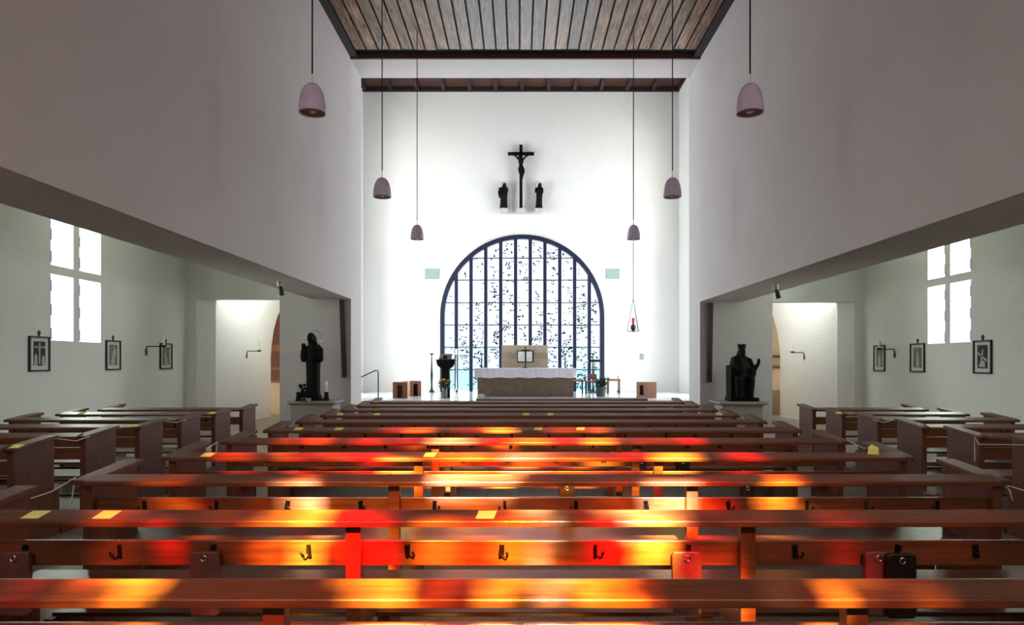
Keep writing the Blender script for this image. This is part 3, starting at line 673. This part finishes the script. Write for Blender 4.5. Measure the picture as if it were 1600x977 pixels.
# ------------------------------------------------------------------ altar and chancel furniture
ya = 21.9
t = thing('altar', 'massive brown stone block altar in the centre of the chancel', 'altar', (X(821, ya), ya+.5, CF))
hw = X(896, ya)-X(821, ya)
MB().box(-hw, hw, -.5, .45, 0, Z(577, ya)-CF).build('altar_block', 'stone_altar', t, bevel=.01)
za = Z(577, ya)
c = MB(); hh = za+.012; w2 = X(900, ya)-X(821, ya); w3 = hw+.02
c.box(-w2, w2, -.56, .5, hh-.012, hh+.02)
dz = Z(575, ya)-Z(589, ya)
def skirt(mb, x0, x1, y, z0, z1, n_=40, axis='x'):
    P_ = []
    for i in range(n_+1):
        u = x0+(x1-x0)*i/n_; o_f = .010*math.sin(i*1.1)+.006*math.sin(i*2.7); zb_ = z0+.012*math.sin(i*.8)
        P_.append((u, o_f, zb_))
    for (u, q, zb_), (u2, q2, zb2) in zip(P_, P_[1:]):
        if axis == 'x': vs = [(u, y, z1), (u2, y, z1), (u2, y+q2*1.5-.012, zb2), (u, y+q*1.5-.012, zb_)]
        else: vs = [(y, u, z1), (y, u2, z1), (y+q2, u2, zb2), (y+q, u, zb_)]
        mb.bm.faces.new([mb.bm.verts.new(p) for p in vs])
skirt(c, -w2, w2, -.56, hh-dz, hh+.02); skirt(c, -.56, .5, w2, hh-dz*1.0, hh+.02, 20, 'y'); skirt(c, -.56, .5, -w2, hh-dz*1.3, hh+.02, 20, 'y')
o = c.build('altar_cloth', 'linen'); o.location = (X(821, ya), ya+.5, 0); sl = o.modifiers.new('t', 'SOLIDIFY'); sl.thickness = .006
tag(o, 'white linen cloth draped over the stone altar', 'tablecloth')
yst = 23.4
t = thing('tabernacle_stele', 'pale stone stele with silver relief doors standing behind the altar', 'tabernacle', (X(820, yst), yst+.2, CF))
hs = X(856, yst)-X(820, yst); zt = Z(539.5, yst)-CF
MB().box(-hs, hs, -.2, .2, 0, zt).build('stone_slab', 'stone_stele', t, bevel=.008)
MB().box(-hs-.003, hs+.003, -.204, .204, Z(560, yst)-CF, Z(551, yst)-CF).build('stone_band', 'stone_band', t)
fr_ = MB(); a, b_, c0, c1 = X(808, yst)-X(820, yst), X(834, yst)-X(820, yst), Z(566.5, yst)-CF, Z(548, yst)-CF
fr_.box(a, b_, -.26, -.2, c0, c1)
door = fr_.build('tabernacle_door', 'bronze', t, bevel=.01)
rl = MB(); rr = random.Random(9)
for sx in (0, 1):
    x0 = a+.03 if sx == 0 else (a+b_)/2+.035; x1 = (a+b_)/2-.0 if sx == 0 else b_-.03
    rl.box(x0, x1-.02, -.275, -.255, c0+.03, c1-.03)
    for i in range(16): rl.ball((rr.uniform(x0+.03, x1-.05), -.278, rr.uniform(c0+.06, c1-.06)), rr.uniform(.02, .05), .02, rr.uniform(.012, .035), seg=8)
rl.build('silver_relief', 'silver', door)
# standing altar cross
t = thing('altar_cross', 'slim dark bronze cross standing on the white altar cloth', 'cross', (X(821, ya), ya+.3, hh+.02))
MB().lathe([(.09, 0), (.08, .02), (.03, .05), (.02, .1)], seg=16).box(-.02, .02, -.012, .012, .05, .70).box(-.14, .14, -.014, .014, .55, .60).build('cross_body', 'bronze', t, bevel=.003)
bd = MB(); bd.cap((-.10, -.02, .57), (0, -.03, .53), .011, .014, 6); bd.cap((.10, -.02, .57), (0, -.03, .53), .011, .014, 6); bd.ball((0, -.035, .56), .02, seg=8); bd.cap((0, -.03, .53), (0, -.03, .42), .026, .022, 8); bd.cap((0, -.03, .42), (0, -.03, .28), .02, .012, 8)
bd.build('corpus', 'bronze', t, remesh=.006)
# candlesticks
def stick(px, label, y=25.2, top=552, candle=True):
    t = thing('floor_candlestick', label, 'candlestick', (X(px, y), y, CF), 0, 'tall dark floor candlesticks')
    H = Z(top, y)-CF
    MB().lathe([(.11, 0), (.10, .03), (.05, .10), (.035, .18), (.03, .3), (.045, H*.45), (.03, H*.6), (.018, H*.9), (.018, H-.07)], seg=16).build('stem', 'bronze', t, smooth=True)
    MB().lathe([(.02, H-.08), (.05, H-.05), (.085, H-.02), (.085, H-.008), (.02, H-.01)], seg=18).build('drip_dish', 'bronze', t)
    MB().lathe([(.02, H-.01), (.02, H+.16), (.006, H+.17)], seg=12).build('candle', 'wax', t)
stick(674.5, 'tall dark floor candlestick against the white wall left of the window')
stick(752.6, 'tall dark floor candlestick showing just above the left end of the altar cloth')
stick(883, 'tall dark floor candlestick showing above the right end of the altar cloth')
stick(926.5, 'tall dark floor candlestick behind the reading desk at the right edge of the window', y=25.5)
# paschal candle
yp = 25.0
t = thing('paschal_candle_stand', 'slim floor stand with a thick white candle before the second window bar', 'candlestick', (X(713, yp), yp, CF))
H = Z(553, yp)-CF
MB().lathe([(.13, 0), (.11, .03), (.05, .09), (.022, .16), (.02, H-.05), (.06, H-.01), (.06, H)], seg=16).build('stand', 'steel', t, smooth=True)
MB().lathe([(.038, H), (.038, H+.18), (.01, H+.185)], seg=16).build('candle', 'wax', t)
# ambo
ym_ = 21.25
t = thing('ambo', 'dark bronze ambo with spread wing-like top left of the altar', 'lectern', (X(697, ym_), ym_, CF))
k_ = ym_/F
def q(px, py): return ((px-697)*k_, Z(py, ym_)-CF)
MB().prism([q(691, 622.5), q(703, 622.5), q(702.5, 577), q(708, 573), q(712, 564), q(711, 562), q(682, 562), q(684, 571), q(691, 577)], -.16, .16).build('column', 'dark_carving', t, bevel=.012)
MB().prism([(-.20, q(0, 563)[1]), (.18, q(0, 560)[1]+.10), (.18, q(0, 560)[1]+.14), (-.20, q(0, 563)[1]+.03)], q(687, 0)[0], q(706, 0)[0], 'x').build('book_shelf', 'bronze', t, bevel=.005)
MB().prism([q(692, 562), q(699.5, 562), q(699, 556.5), q(696, 555.8), q(692.5, 557)], -.1, .08).build('open_book', 'dark_carving', t, bevel=.008)
# flowers
t = thing('flower_vase', 'tall glass vase of yellow flowers in front of the dark ambo', 'flowers', (X(695.5, 20.9), 20.85, CF))
MB().lathe([(.06, 0), (.07, .02), (.075, .2), (.085, .36), (.08, .36), (.07, .2), (.05, .03)], seg=20).build('vase', 'vase_glass', t, smooth=True)
fl_ = MB(); rr = random.Random(4)
lf = MB()
for i in range(70):
    a = rr.uniform(0, 2*PI); r = rr.uniform(.02, .17); z = rr.uniform(.3, .55)
    lf.tube([(0, 0, .1), (r*.4*math.cos(a), r*.4*math.sin(a), z*.6), (r*math.cos(a), r*math.sin(a), z)], .006, 4)
    lf.ball((r*math.cos(a), r*math.sin(a), z), .035, .012, .05, 6, rot=Matrix.Rotation(a, 4, 'Z') @ Matrix.Rotation(rr.uniform(-.8, .8), 4, 'X'))
lf.build('foliage', 'leaf', t)
for i in range(26):
    a = rr.uniform(0, 2*PI); r = rr.uniform(0, .19); z = .56+rr.uniform(-.05, .05)-r*.35; x0, y0 = r*math.cos(a)-.02, r*math.sin(a)*.7
    for pz in range(6):
        fl_.ball((x0+.022*math.cos(pz), y0+.022*math.sin(pz), z+.004), .020, .014, .010, 6)
    fl_.ball((x0, y0, z+.01), .016, seg=6)
fl_.build('blossoms', 'petal', t)
# plant pot on the right
yq = 22.0
t = thing('potted_plant', 'leafy green plant in a tall dark grey pot right of the altar', 'plant', (X(939, yq), yq, CF))
MB().lathe([(.13, 0), (.14, .01), (.165, .30), (.17, .33), (.15, .33), (.145, .28)], seg=4 if False else 20).build('pot', 'pot_dark', t)
lf = MB(); rr = random.Random(6)
for i in range(150):
    a = rr.uniform(0, 2*PI); r = rr.uniform(0, .17); z = rr.uniform(.30, .62)*(1-.8*r)
    lf.ball((r*math.cos(a), r*math.sin(a), z), .045, .010, .03, 6, rot=Matrix.Rotation(a, 4, 'Z') @ Matrix.Rotation(rr.uniform(-1, 1), 4, 'Y'))
for i in range(12):
    a = rr.uniform(0, 2*PI); lf.tube([(0, 0, .25), (.1*math.cos(a), .1*math.sin(a), .5), (.24*math.cos(a), .2*math.sin(a), rr.uniform(.5, .68))], .008, 4)
    lf.ball((.24*math.cos(a), .2*math.sin(a), .58), .05, .012, .03, 6, rot=Matrix.Rotation(a, 4, 'Z'))
lf.build('foliage', 'leaf', t)
# stools and chair
def stool(px, label, y=24.2, w_=.42, seat='chair_seat', h=.50):
    t = thing('stool', label, 'stool', (X(px, y), y, CF), 0, 'stools right of the altar')
    MB().box(-w_/2, w_/2, -.18, .18, h-.07, h).build('seat', seat, t, bevel=.012)
    for sx in (-1, 1):
        for sy in (-1, 1): MB().tube([(sx*(w_/2-.03), sy*.15, 0), (sx*(w_/2-.035), sy*.15, h-.06)], .018, 8).build('leg', 'bronze', t)
stool(902, 'dark wooden stool half hidden behind the right end of the altar')
stool(958.5, 'reddish topped stool with thin dark legs, standing apart right of the potted plant', w_=.46, h=.52)
tag(MB().lathe([(.05, 0), (.045, .02), (.018, .09), (.012, .45), (.012, .62)], seg=12).build('thin_stand', 'bronze', loc=(X(966, 25.3), 25.3, CF)), 'thin dark floor stand behind the reddish stool on the right', 'stand')
yc = 24.0
t = thing('chair', 'dark red chair behind the potted plant, under the reading desk', 'chair', (X(924, yc), yc, CF))
MB().box(-.22, .22, -.2, .2, .40, .46).build('seat', 'chair_red', t, bevel=.012)
MB().box(-.07, .21, .17, .2, .52, .70).build('backrest', 'chair_red', t, bevel=.012)
for sx in (-1, 1):
    MB().tube([(sx*.19, -.17, 0), (sx*.19, -.17, .41)], .018, 8).build('leg', 'bronze', t)
    MB().tube([(sx*.19, .18, 0), (sx*.19, .18, .60)], .018, 8).build('leg', 'bronze', t)
yl = 24.9
t = thing('reading_desk', 'slim reading desk with a dark flat top and thin post behind the red chair', 'lectern', (X(928, yl), yl, CF))
MB().box(-.22, .22, -.14, .14, Z(566, yl)-CF, Z(562, yl)-CF).build('desk_top', 'bronze', t, bevel=.008)
MB().box(-.03, -.012, -.01, .01, .02, Z(565, yl)-CF).box(.012, .03, -.01, .01, .02, Z(565, yl)-CF).build('post', 'bronze', t)
MB().box(-.24, .24, -.16, .16, 0, .03).build('foot', 'iron', t, bevel=.005)
# cube stools with an opening
def cube_stool(x, y, rz, label):
    t = thing('cube_stool', label, 'stool', (x, y, CF), rz, 'wooden box stools at the sides of the chancel')
    s_, h = .22, .50
    MB().box(-s_, s_, s_-.03, s_, 0, h-.03).box(-s_, s_, -s_, s_, h-.03, h).box(-s_, -s_+.14, -s_, -s_+.03, 0, h-.03).box(s_-.14, s_, -s_, -s_+.03, 0, h-.03).box(-s_, -s_+.03, -s_+.03, s_-.03, 0, h-.03).box(s_-.03, s_, -s_+.03, s_-.03, 0, h-.03).box(-s_+.14, s_-.14, -s_, -s_+.03, h-.10, h-.03).build('box_body', 'stool_wood', t, bevel=.005)
cube_stool(X(625.5, 21.2), 21.2, .12, 'brown box stool by the left wall, left one of the pair')
cube_stool(X(643.5, 22.4), 22.4, .75, 'brown box stool turned at an angle, right one of the left pair')
cube_stool(X(1012, 21.0), 21.2, -.95, 'brown box stool standing alone on the right side of the chancel')
# handrail
yh_ = 21.2
t = thing('handrail', 'thin grey metal handrail emerging behind the left pier', 'handrail', (X(591, yh_), yh_, CF))
MB().tube([(0, 0, 0), (0, 0, .80), (-.02, 0, .85), (-.07, 0, .865), (-.6, 0, .62), (-1.25, 0, .30)], .018, 10).build('rail', 'iron', t, smooth=True)
MB().tube([(-1.25, 0, .30), (-1.25, 0, 0)], .018, 10).build('post', 'iron', t)
# low objects on the step before the altar
t = thing('floor_box', 'small low black box with a pale top left in front of the altar', 'box', (X(757, 19.6), 19.6, CF))
MB().box(-.19, .19, -.1, .1, 0, .10).build('box_body', 'iron', t, bevel=.006)
MB().box(-.15, -.0, -.07, .07, .10, .19).build('pale_top', 'pale_grille', t, bevel=.006)

# ------------------------------------------------------------------ side statues
def pedestal(px0, px1, pxa, pxb, ztop, label):
    y0 = 16.0; x0, x1 = X(px0, y0), X(px1, y0); t = thing('statue_pedestal', label, 'pedestal', ((x0+x1)/2, y0+.35, 0), 0, 'grey stone pedestals at the aisle ends'); h = (x1-x0)/2; w_ = (X(pxb, y0)-X(pxa, y0))/2
    MB().box(-h, h, -.35, .35, 0, ztop-.10).build('shaft', 'stone_pedestal', t, bevel=.01)
    m = MB(); rings = []
    for z, e in ((ztop-.10, 0), (ztop-.06, (w_-h)*.7), (ztop-.05, w_-h), (ztop, w_-h)):
        rings.append([m.bm.verts.new(p) for p in ((-h-e, -.35-e, z), (h+e, -.35-e, z), (h+e, .35+e, z), (-h-e, .35+e, z))])
    for A, B in zip(rings, rings[1:]):
        for k in range(4): m.bm.faces.new([A[k], A[(k+1) % 4], B[(k+1) % 4], B[k]])
    m.bm.faces.new(rings[0][::-1]); m.bm.faces.new(rings[-1]); m.build('top_slab', 'stone_pedestal', t)
    return t
PZL = Z(627, 16.0); PZR = Z(628, 16.0)
pedestal(454, 520, 449, 524, PZL, 'grey stone pedestal under the standing statue with child')
pedestal(1129, 1192, 1122, 1198, PZR, 'grey stone pedestal under the seated crowned statue')
ysn = 16.3; k_ = ysn/F
def P2(px, py, c0, zb): return ((px-c0)*k_, (Z(py, ysn)-zb))
t = thing('standing_statue', 'life-size black statue of a robed figure holding a child, ring halo behind the head', 'statue', (X(490, ysn), ysn, PZL))
b = MB(); c0 = 490
def sec(pl, pr, py, ry=.13, cy=0):
    a = P2(pl, py, c0, PZL)[0]; d = P2(pr, py, c0, PZL); return (d[1], (a+d[0])/2, cy, (d[0]-a)/2, ry)
b.loft([(0.0, .02, 0, .20, .15), (.05, .02, 0, .195, .15)]+[sec(479, 500, 615, .16), sec(479, 500, 600, .15), sec(479, 500, 580, .14), sec(478.5, 501, 567, .15), sec(478, 503, 560, .16), sec(477, 503.5, 550, .16), sec(478, 503, 544, .14), sec(481, 500, 539.5, .12), sec(485, 494, 536.5, .08)], 36, 9, .045)
hx, hz_ = P2(486, 528, c0, PZL)
b.ball((hx, -.03, hz_-.005), .088, .10, .125); b.loft([(hz_-.24, hx+.05, .04, .14, .08), (hz_-.1, hx+.03, .03, .105, .09), (hz_+.03, hx+.01, .03, .10, .10), (hz_+.09, hx, .02, .07, .07), (hz_+.12, hx, .02, .03, .03)], 20)
b.ball((hx-.0, -.125, hz_-.02), .015, .02, .03)
chx, chz = P2(476.5, 541, c0, PZL)
b.ball((chx+.0, -.10, chz), .058, .062, .072)
b.loft([(chz-.33, chx-.01, -.1, .06, .07), (chz-.28, chx, -.1, .075, .08), (chz-.17, chx+.0, -.1, .075, .07), (chz-.08, chx, -.1, .062, .055), (chz-.04, chx, -.1, .03, .03)], 16)
b.cap((chx, -.13, chz-.1), (chx+.09, -.16, chz-.14), .028, .02); b.cap((chx-.0, -.12, chz-.27), (chx-.02, -.16, chz-.36), .035, .025); b.cap((chx+.05, -.12, chz-.27), (chx+.04, -.16, chz-.37), .035, .025)
b.cap((.17, -.02, 1.22), (.20, -.08, .98), .07, .06); b.cap((.20, -.08, .98), (.06, -.17, 1.0), .055, .038); b.cap((-.13, -.03, 1.22), (-.17, -.1, 1.0), .06, .055); b.cap((-.17, -.1, 1.0), (-.20, -.17, .98), .05, .04)
for k in range(4): b.cap((.06, -.17, .985+k*.016), (-.02, -.185, .985+k*.017), .012, .009, 6)
b.box(-.19, .24, -.17, .17, 0, .05)
b.build('figure', 'dark_carving', t, remesh=.014)
halo(t, .19, P2(0, 529, c0, PZL)[1], P2(488.5, 0, c0, PZL)[0], .10, .006, 'steel')
# things on the left pedestal
t = thing('pillar_candle', 'white candle in a dark holder beside the standing statue', 'candle', (X(510, 16.1), 16.1, PZL))
MB().lathe([(.075, 0), (.07, .02), (.045, .15), (.05, .19), (.065, .20), (.06, .21)], seg=16).build('holder', 'dark_carving', t, smooth=False)
MB().lathe([(.033, .21), (.033, .42), (.02, .46), (.004, .47)], seg=14).build('candle', 'wax', t, smooth=True)
t = thing('dark_candle_holder', 'dark empty candle holder at the left edge of the pedestal', 'candle holder', (X(467.5, 16.1), 16.05, PZL))
MB().lathe([(.075, 0), (.07, .02), (.045, .15), (.05, .19), (.065, .20), (.06, .21)], seg=16).build('holder', 'dark_carving', t)
MB().lathe([(.035, .21), (.038, .40), (.034, .40), (.03, .22)], seg=14).build('glass', 'green_glass', t)
t = thing('small_pot_plant', 'small leafy dark plant beside the feet of the standing statue', 'plant', (X(475, 15.9), 15.85, PZL))
MB().lathe([(.05, 0), (.065, .09), (.06, .09), (.05, .02)], seg=14).build('pot', 'pot_dark', t)
lf = MB(); rr = random.Random(8)
for i in range(26):
    a = rr.uniform(0, 2*PI); r = rr.uniform(.0, .09); z = rr.uniform(.1, .38)
    lf.ball((r*math.cos(a), r*math.sin(a)*.7, z), .05, .012, .035, 6, rot=Matrix.Rotation(a, 4, 'Z') @ Matrix.Rotation(rr.uniform(-1, 1), 4, 'Y')); lf.tube([(0, 0, .05), (r*math.cos(a), r*math.sin(a)*.7, z)], .006, 4)
lf.build('foliage', 'dark_carving', t)
t = MB().lathe([(.035, 0), (.05, .04), (.062, .08), (.056, .08), (.03, .02)], seg=16).build('glass_bowl', 'pale_grille', loc=(X(482.5, 15.8), 15.78, PZL))
tag(t, 'small pale glass bowl at the feet of the standing statue', 'bowl')
# right seated statue
t = thing('seated_statue', 'dark brown statue of a crowned woman on a throne with a child on her knee', 'statue', (X(1159, ysn), ysn, PZR))
c0 = 1159
def sec2(pl, pr, py, ry=.2, cy=0.):
    a = P2(pl, py, c0, PZR)[0]; d = P2(pr, py, c0, PZR); return (d[1], (a+d[0])/2, cy, (d[0]-a)/2, ry)
b = MB()
b.box((1136.5-c0)*k_, (1181-c0)*k_, -.24, .22, 0, .09)
b.loft([(.05, -.0, -.02, .33, .25)]+[sec2(1138, 1173, 618, .26), sec2(1138, 1173, 608, .25), sec2(1138.5, 1174, 596, .25), sec2(1139, 1176, 584, .25), sec2(1140, 1174, 573, .22), sec2(1142, 1170, 564, .17), sec2(1143, 1169, 559, .14), sec2(1149, 1165, 556, .09)], 36, 8, .05)
b.box((1138-c0)*k_, (1142.5-c0)*k_, -.2, .2, 0, P2(0, 571, c0, PZR)[1]); b.box((1171-c0)*k_, (1175-c0)*k_, -.15, .2, 0, P2(0, 571, c0, PZR)[1])
hx, hz_ = P2(1159, 550.5, c0, PZR)
b.ball((hx, -.05, hz_), .075, .085, .11); b.loft([(hz_-.20, hx-.03, .02, .15, .09), (hz_-.08, hx-.015, .03, .11, .09), (hz_+.04, hx-.0, .02, .085, .085), (hz_+.09, hx, .01, .05, .05)], 18)
b.loft([(hz_+.05, hx, 0, .08, .08), (hz_+.18, hx, 0, .10, .10)], 20)
for k in range(8): b.cap((hx+.09*math.cos(k*PI/4), .09*math.sin(k*PI/4), hz_+.16), (hx+.097*math.cos(k*PI/4), .097*math.sin(k*PI/4), hz_+.20), .02, .012, 6)
b.cap((.17, -.05, 1.0-.02), (.22, -.17, .78), .06, .055); b.cap((.22, -.17, .78), (.10, -.27, .76), .05, .035); b.cap((-.18, -.05, .98), (-.22, -.17, .76), .06, .055); b.cap((-.22, -.17, .76), (-.12, -.28, .72), .05, .035)
b.cap((-.14, -.14, .58), (-.15, -.26, .52), .10, .10); b.cap((-.15, -.26, .52), (-.14, -.24, .12), .10, .08); b.cap((.14, -.14, .58), (.13, -.26, .52), .10, .10); b.cap((.13, -.26, .52), (.12, -.24, .12), .10, .08)
cx1, cz1 = P2(1172, 573, c0, PZR)
b.loft([(cz1-.25, cx1-.02, -.2, .08, .07), (cz1-.12, cx1, -.2, .085, .07), (cz1-.02, cx1, -.2, .06, .05)], 14)
hx1, hz1 = P2(1181, 566, c0, PZR); b.cap((cx1+.02, -.2, cz1-.08), (hx1-.02, -.2, hz1-.06), .06, .045); b.ball((hx1, -.2, hz1+.02), .042, .045, .075)
b.build('figure', 'dark_carving', t, remesh=.014)
# column loudspeakers
for (pt, pb, y0, y1, lab) in ((535, 539.3, 468.5, 590, 'tall narrow dark column loudspeaker on the wall right of the standing statue'), (1109.5, 1107.5, 473.5, 597, 'tall narrow dark column loudspeaker on the wall left of the seated statue')):
    ys_ = 16.9; t = thing('column_loudspeaker', lab, 'loudspeaker', (X((pt+pb)/2, ys_), ys_, Z(y1, ys_)), 0, 'narrow column loudspeakers on the end walls')
    H = Z(y0, ys_)-Z(y1, ys_); s_ = (pt-pb)*ys_/F/2; w_ = .065
    m = MB(); A = [(-s_-w_, 0), (-s_+w_, 0), (s_+w_, H), (s_-w_, H)]
    m.prism(A, -.06, .07); m.build('speaker_box', 'speaker_grille', t, bevel=.006)
    MB().box(-.04, .04, .07, .1, .3, .4).box(-.04, .04, .07, .1, H-.4, H-.3).build('wall_bracket', 'iron', t)
# spotlights on beams
for sx, (px, py), bz, lab in ((-1, (437, 440), BL, 'small white spotlight under the left beam'), (1, (1212, 445), BR, 'small white spotlight under the right beam')):
    y = (bz-EYE)*F/(VY-py); t = thing('spotlight', lab, 'spotlight', (X(px, y), y, bz), 0, 'spotlights under the beams')
    MB().lathe([(.06, -.02), (.06, 0.0)], seg=16).build('mount', 'white_metal', t)
    MB().ball((0, 0, -.06), .055, seg=14).build('joint', 'white_metal', t, smooth=True)
    MB().tube([(0, 0, -.08), (.03, -.01, -.16), (.05, -.02, -.27)], .035, 12, rs=[.03, .042, .048]).build('barrel', 'speaker_grille', t, smooth=True)

# ------------------------------------------------------------------ stations and sconces
def station(side, y0, y1, zt, zb, label, kind):
    x = WL if side < 0 else WR; s_ = -side; t = thing('framed_picture', label, 'picture', (x+s_*.0, (y0+y1)/2, zb), 0, 'framed prints along the aisle walls')
    h = (y1-y0)/2; H = zt-zb; e = .03
    def bx(m, d0, d1, a, b, c, d): m.box(min(s_*d0, s_*d1), max(s_*d0, s_*d1), a, b, c, d); return m
    f = MB(); bx(f, 0, .035, -h, -h+e, 0, H); bx(f, 0, .035, h-e, h, 0, H); bx(f, 0, .035, -h, h, 0, e); bx(f, 0, .035, -h, h, H-e, H)
    f.build('picture_frame', 'frame_dark', t, bevel=.004)
    bx(MB(), 0, .012, -h+.02, h-.02, .02, H-.02).build('mat_board', 'paper', t)
    pw, ph0, ph1 = h-.11, .10, H-.09
    pr = bx(MB(), .012, .015, -pw, pw, ph0, ph1).build('print', 'print_dark' if kind in ('cross', 'diag') else 'print_grey', t)
    g = MB(); d0, d1 = .015, .018; zc_ = (ph0+ph1)/2
    def poly(pts):
        a, b_ = sorted((s_*d0, s_*d1)); g.prism(pts, a, b_, 'x')
    if kind == 'cross':
        poly([(-.018, ph0+.03), (.018, ph0+.03), (.018, ph1-.02), (-.018, ph1-.02)]); poly([(-pw+.01, zc_+.10), (pw-.01, zc_+.10), (pw-.01, zc_+.125), (-pw+.01, zc_+.125)])
        poly([(-pw+.01, ph0), (-.05, ph0), (-.06, zc_-.04), (-.09, zc_-.0), (-pw+.02, zc_-.05)]); poly([(pw-.01, ph0), (.05, ph0), (.06, zc_-.05), (.08, zc_-.02), (pw-.02, zc_-.06)])
    elif kind == 'diag':
        poly([(-pw+.01, zc_-.06), (-pw+.02, zc_-.10), (pw-.01, zc_+.05), (pw-.02, zc_+.09)]); poly([(-.03, zc_+.13), (.01, zc_+.14), (.05, zc_-.06), (.01, zc_-.08)])
        poly([(-.08, ph0+.02), (.10, ph0+.03), (.04, zc_-.07), (-.06, zc_-.08)])
    else:
        k = {'a': 1, 'b': -1, 'c': .4, 'd': -.5}[kind]
        poly([(-.02*k-.06, ph0+.01), (.05-.02*k, ph0+.01), (.03*k+.03, zc_+.06), (.02*k-.02, zc_+.11), (-.05+.02*k, zc_+.04)]); poly([(.06*k, zc_+.0), (.10*k, zc_+.02), (.02*k, ph1-.02), (-.01*k, ph1-.03)])
    g.build('print_figure', 'print_light', pr)
    bx(MB(), 0, .02, -.012, .012, H, H+.10).box(min(0, s_*.02), max(0, s_*.02), -.035, .035, H+.05, H+.07).build('small_cross', 'frame_dark', t)
station(-1, 11.55, 12.06, 2.06, 1.447, 'framed print with a cross between two figures, under the left aisle window', 'cross')
station(-1, 13.7, 14.2, 2.06, 1.447, 'framed grey print on the left aisle wall, middle one of three', 'a')
station(-1, 15.76, 16.3, 2.06, 1.447, 'framed print behind the candle arm, farthest on the left aisle wall', 'b')
station(1, 12.38, 12.88, 2.02, 1.395, 'framed dark print with a slanting cross, nearest on the right aisle wall', 'diag')
station(1, 14.43, 14.96, 2.02, 1.395, 'framed grey print on the right aisle wall, middle one of three', 'c')
station(1, 16.0, 16.5, 2.02, 1.395, 'framed print behind the candle arm, farthest on the right aisle wall', 'd')
def sconce(x, y, z, dirx, diry, L_, label):
    t = thing('candle_sconce', label, 'sconce', (x, y, z), 0, 'iron candle arms on the walls')
    s_ = 1 if dirx > 0 else -1
    MB().ball((s_*.012, 0, -.13), .012, .045, .075, 14).build('wall_plate', 'pot_dark', t, smooth=True)
    MB().tube([(s_*.006, 0, -.13), (s_*.02, 0, -.02), (s_*.03, diry*.03, 0), (dirx*L_, diry*L_, 0)], .012, 8).build('arm', 'iron', t, smooth=True)
    c = Vector((dirx*L_, diry*L_, 0))
    MB().lathe([(.01, -.02), (.06, .02), (.06, .03), (.02, .02)], c, 14).build('drip_dish', 'iron', t)
    MB().lathe([(.02, .02), (.02, .26), (.006, .27)], c, 12).build('candle', 'wax', t)
sconce(WL, 15.19, Z(541.5, 15.19), 1, 0, .41, 'black iron candle arm on the left aisle wall before the farthest print')
sconce(WR, 15.6, Z(546, 15.6), -1, 0, .37, 'black iron candle arm on the right aisle wall before the farthest print')
def pw_x(px, p0, p1):
    s = (px-VX)/F; k = (p1[0]-p0[0])/(p1[1]-p0[1]); y = (p0[0]-k*p0[1])/(s-k); return s*y, y
xx, yy = pw_x(385, (-7.75, 17.3), (-7.34, 20.0)); sconce(xx, yy, Z(549, yy), 1, 0, .36, 'black iron candle arm with white candle in the left side opening')
xx, yy = pw_x(1257, (8.10, 17.3), (7.68, 20.0)); sconce(xx, yy, Z(551, yy), -1, 0, .34, 'black iron candle arm with white candle in the right side opening')
xx, yy = pw_x(1225, (8.10, 17.3), (7.68, 20.0)); tag(MB().box(-.03, 0, -.04, .04, -.04, .04).build('light_switch', 'white_metal', loc=(xx, yy, Z(638, yy)), bevel=.006), 'small white socket low on the wall in the right side opening', 'socket')
# wooden screen beyond the left opening
t = thing('wooden_screen', 'reddish brown slatted wooden screen seen through the left side opening', 'screen', (-7.5, 20.93, 0))
MB().box(-1.2, .9, -.02, .06, .98, 3.4).build('panel', 'screen_wood', t)
MB().box(-1.2, .9, -.05, -.02, 1.95, 2.15).box(-1.2, .9, -.05, -.02, 1.38, 1.46).box(-1.2, .9, -.05, -.02, .98, 1.05).box(-1.2, -1.1, -.05, -.02, .98, 3.4).build('rail', 'stool_wood', t)
MB().box(-1.2, .9, -.01, .06, 0, .98).build('base', 'cream_paint', t)
t = thing('wooden_shelf_unit', 'grey brown shelf unit seen through the right side opening', 'shelf', (7.9, 20.85, 0))
MB().box(-.6, .6, -.05, .14, 0, .75).build('cupboard', 'stone_altar', t, bevel=.01)
MB().box(-.6, .6, -.05, .14, 1.42, 1.5).box(-.6, .6, -.05, .14, 1.75, 1.83).build('shelf', 'screen_wood', t, bevel=.005)
MB().box(-.6, -.55, -.02, .14, .75, 2.0).box(.55, .6, -.02, .14, .75, 2.0).build('upright', 'screen_wood', t)
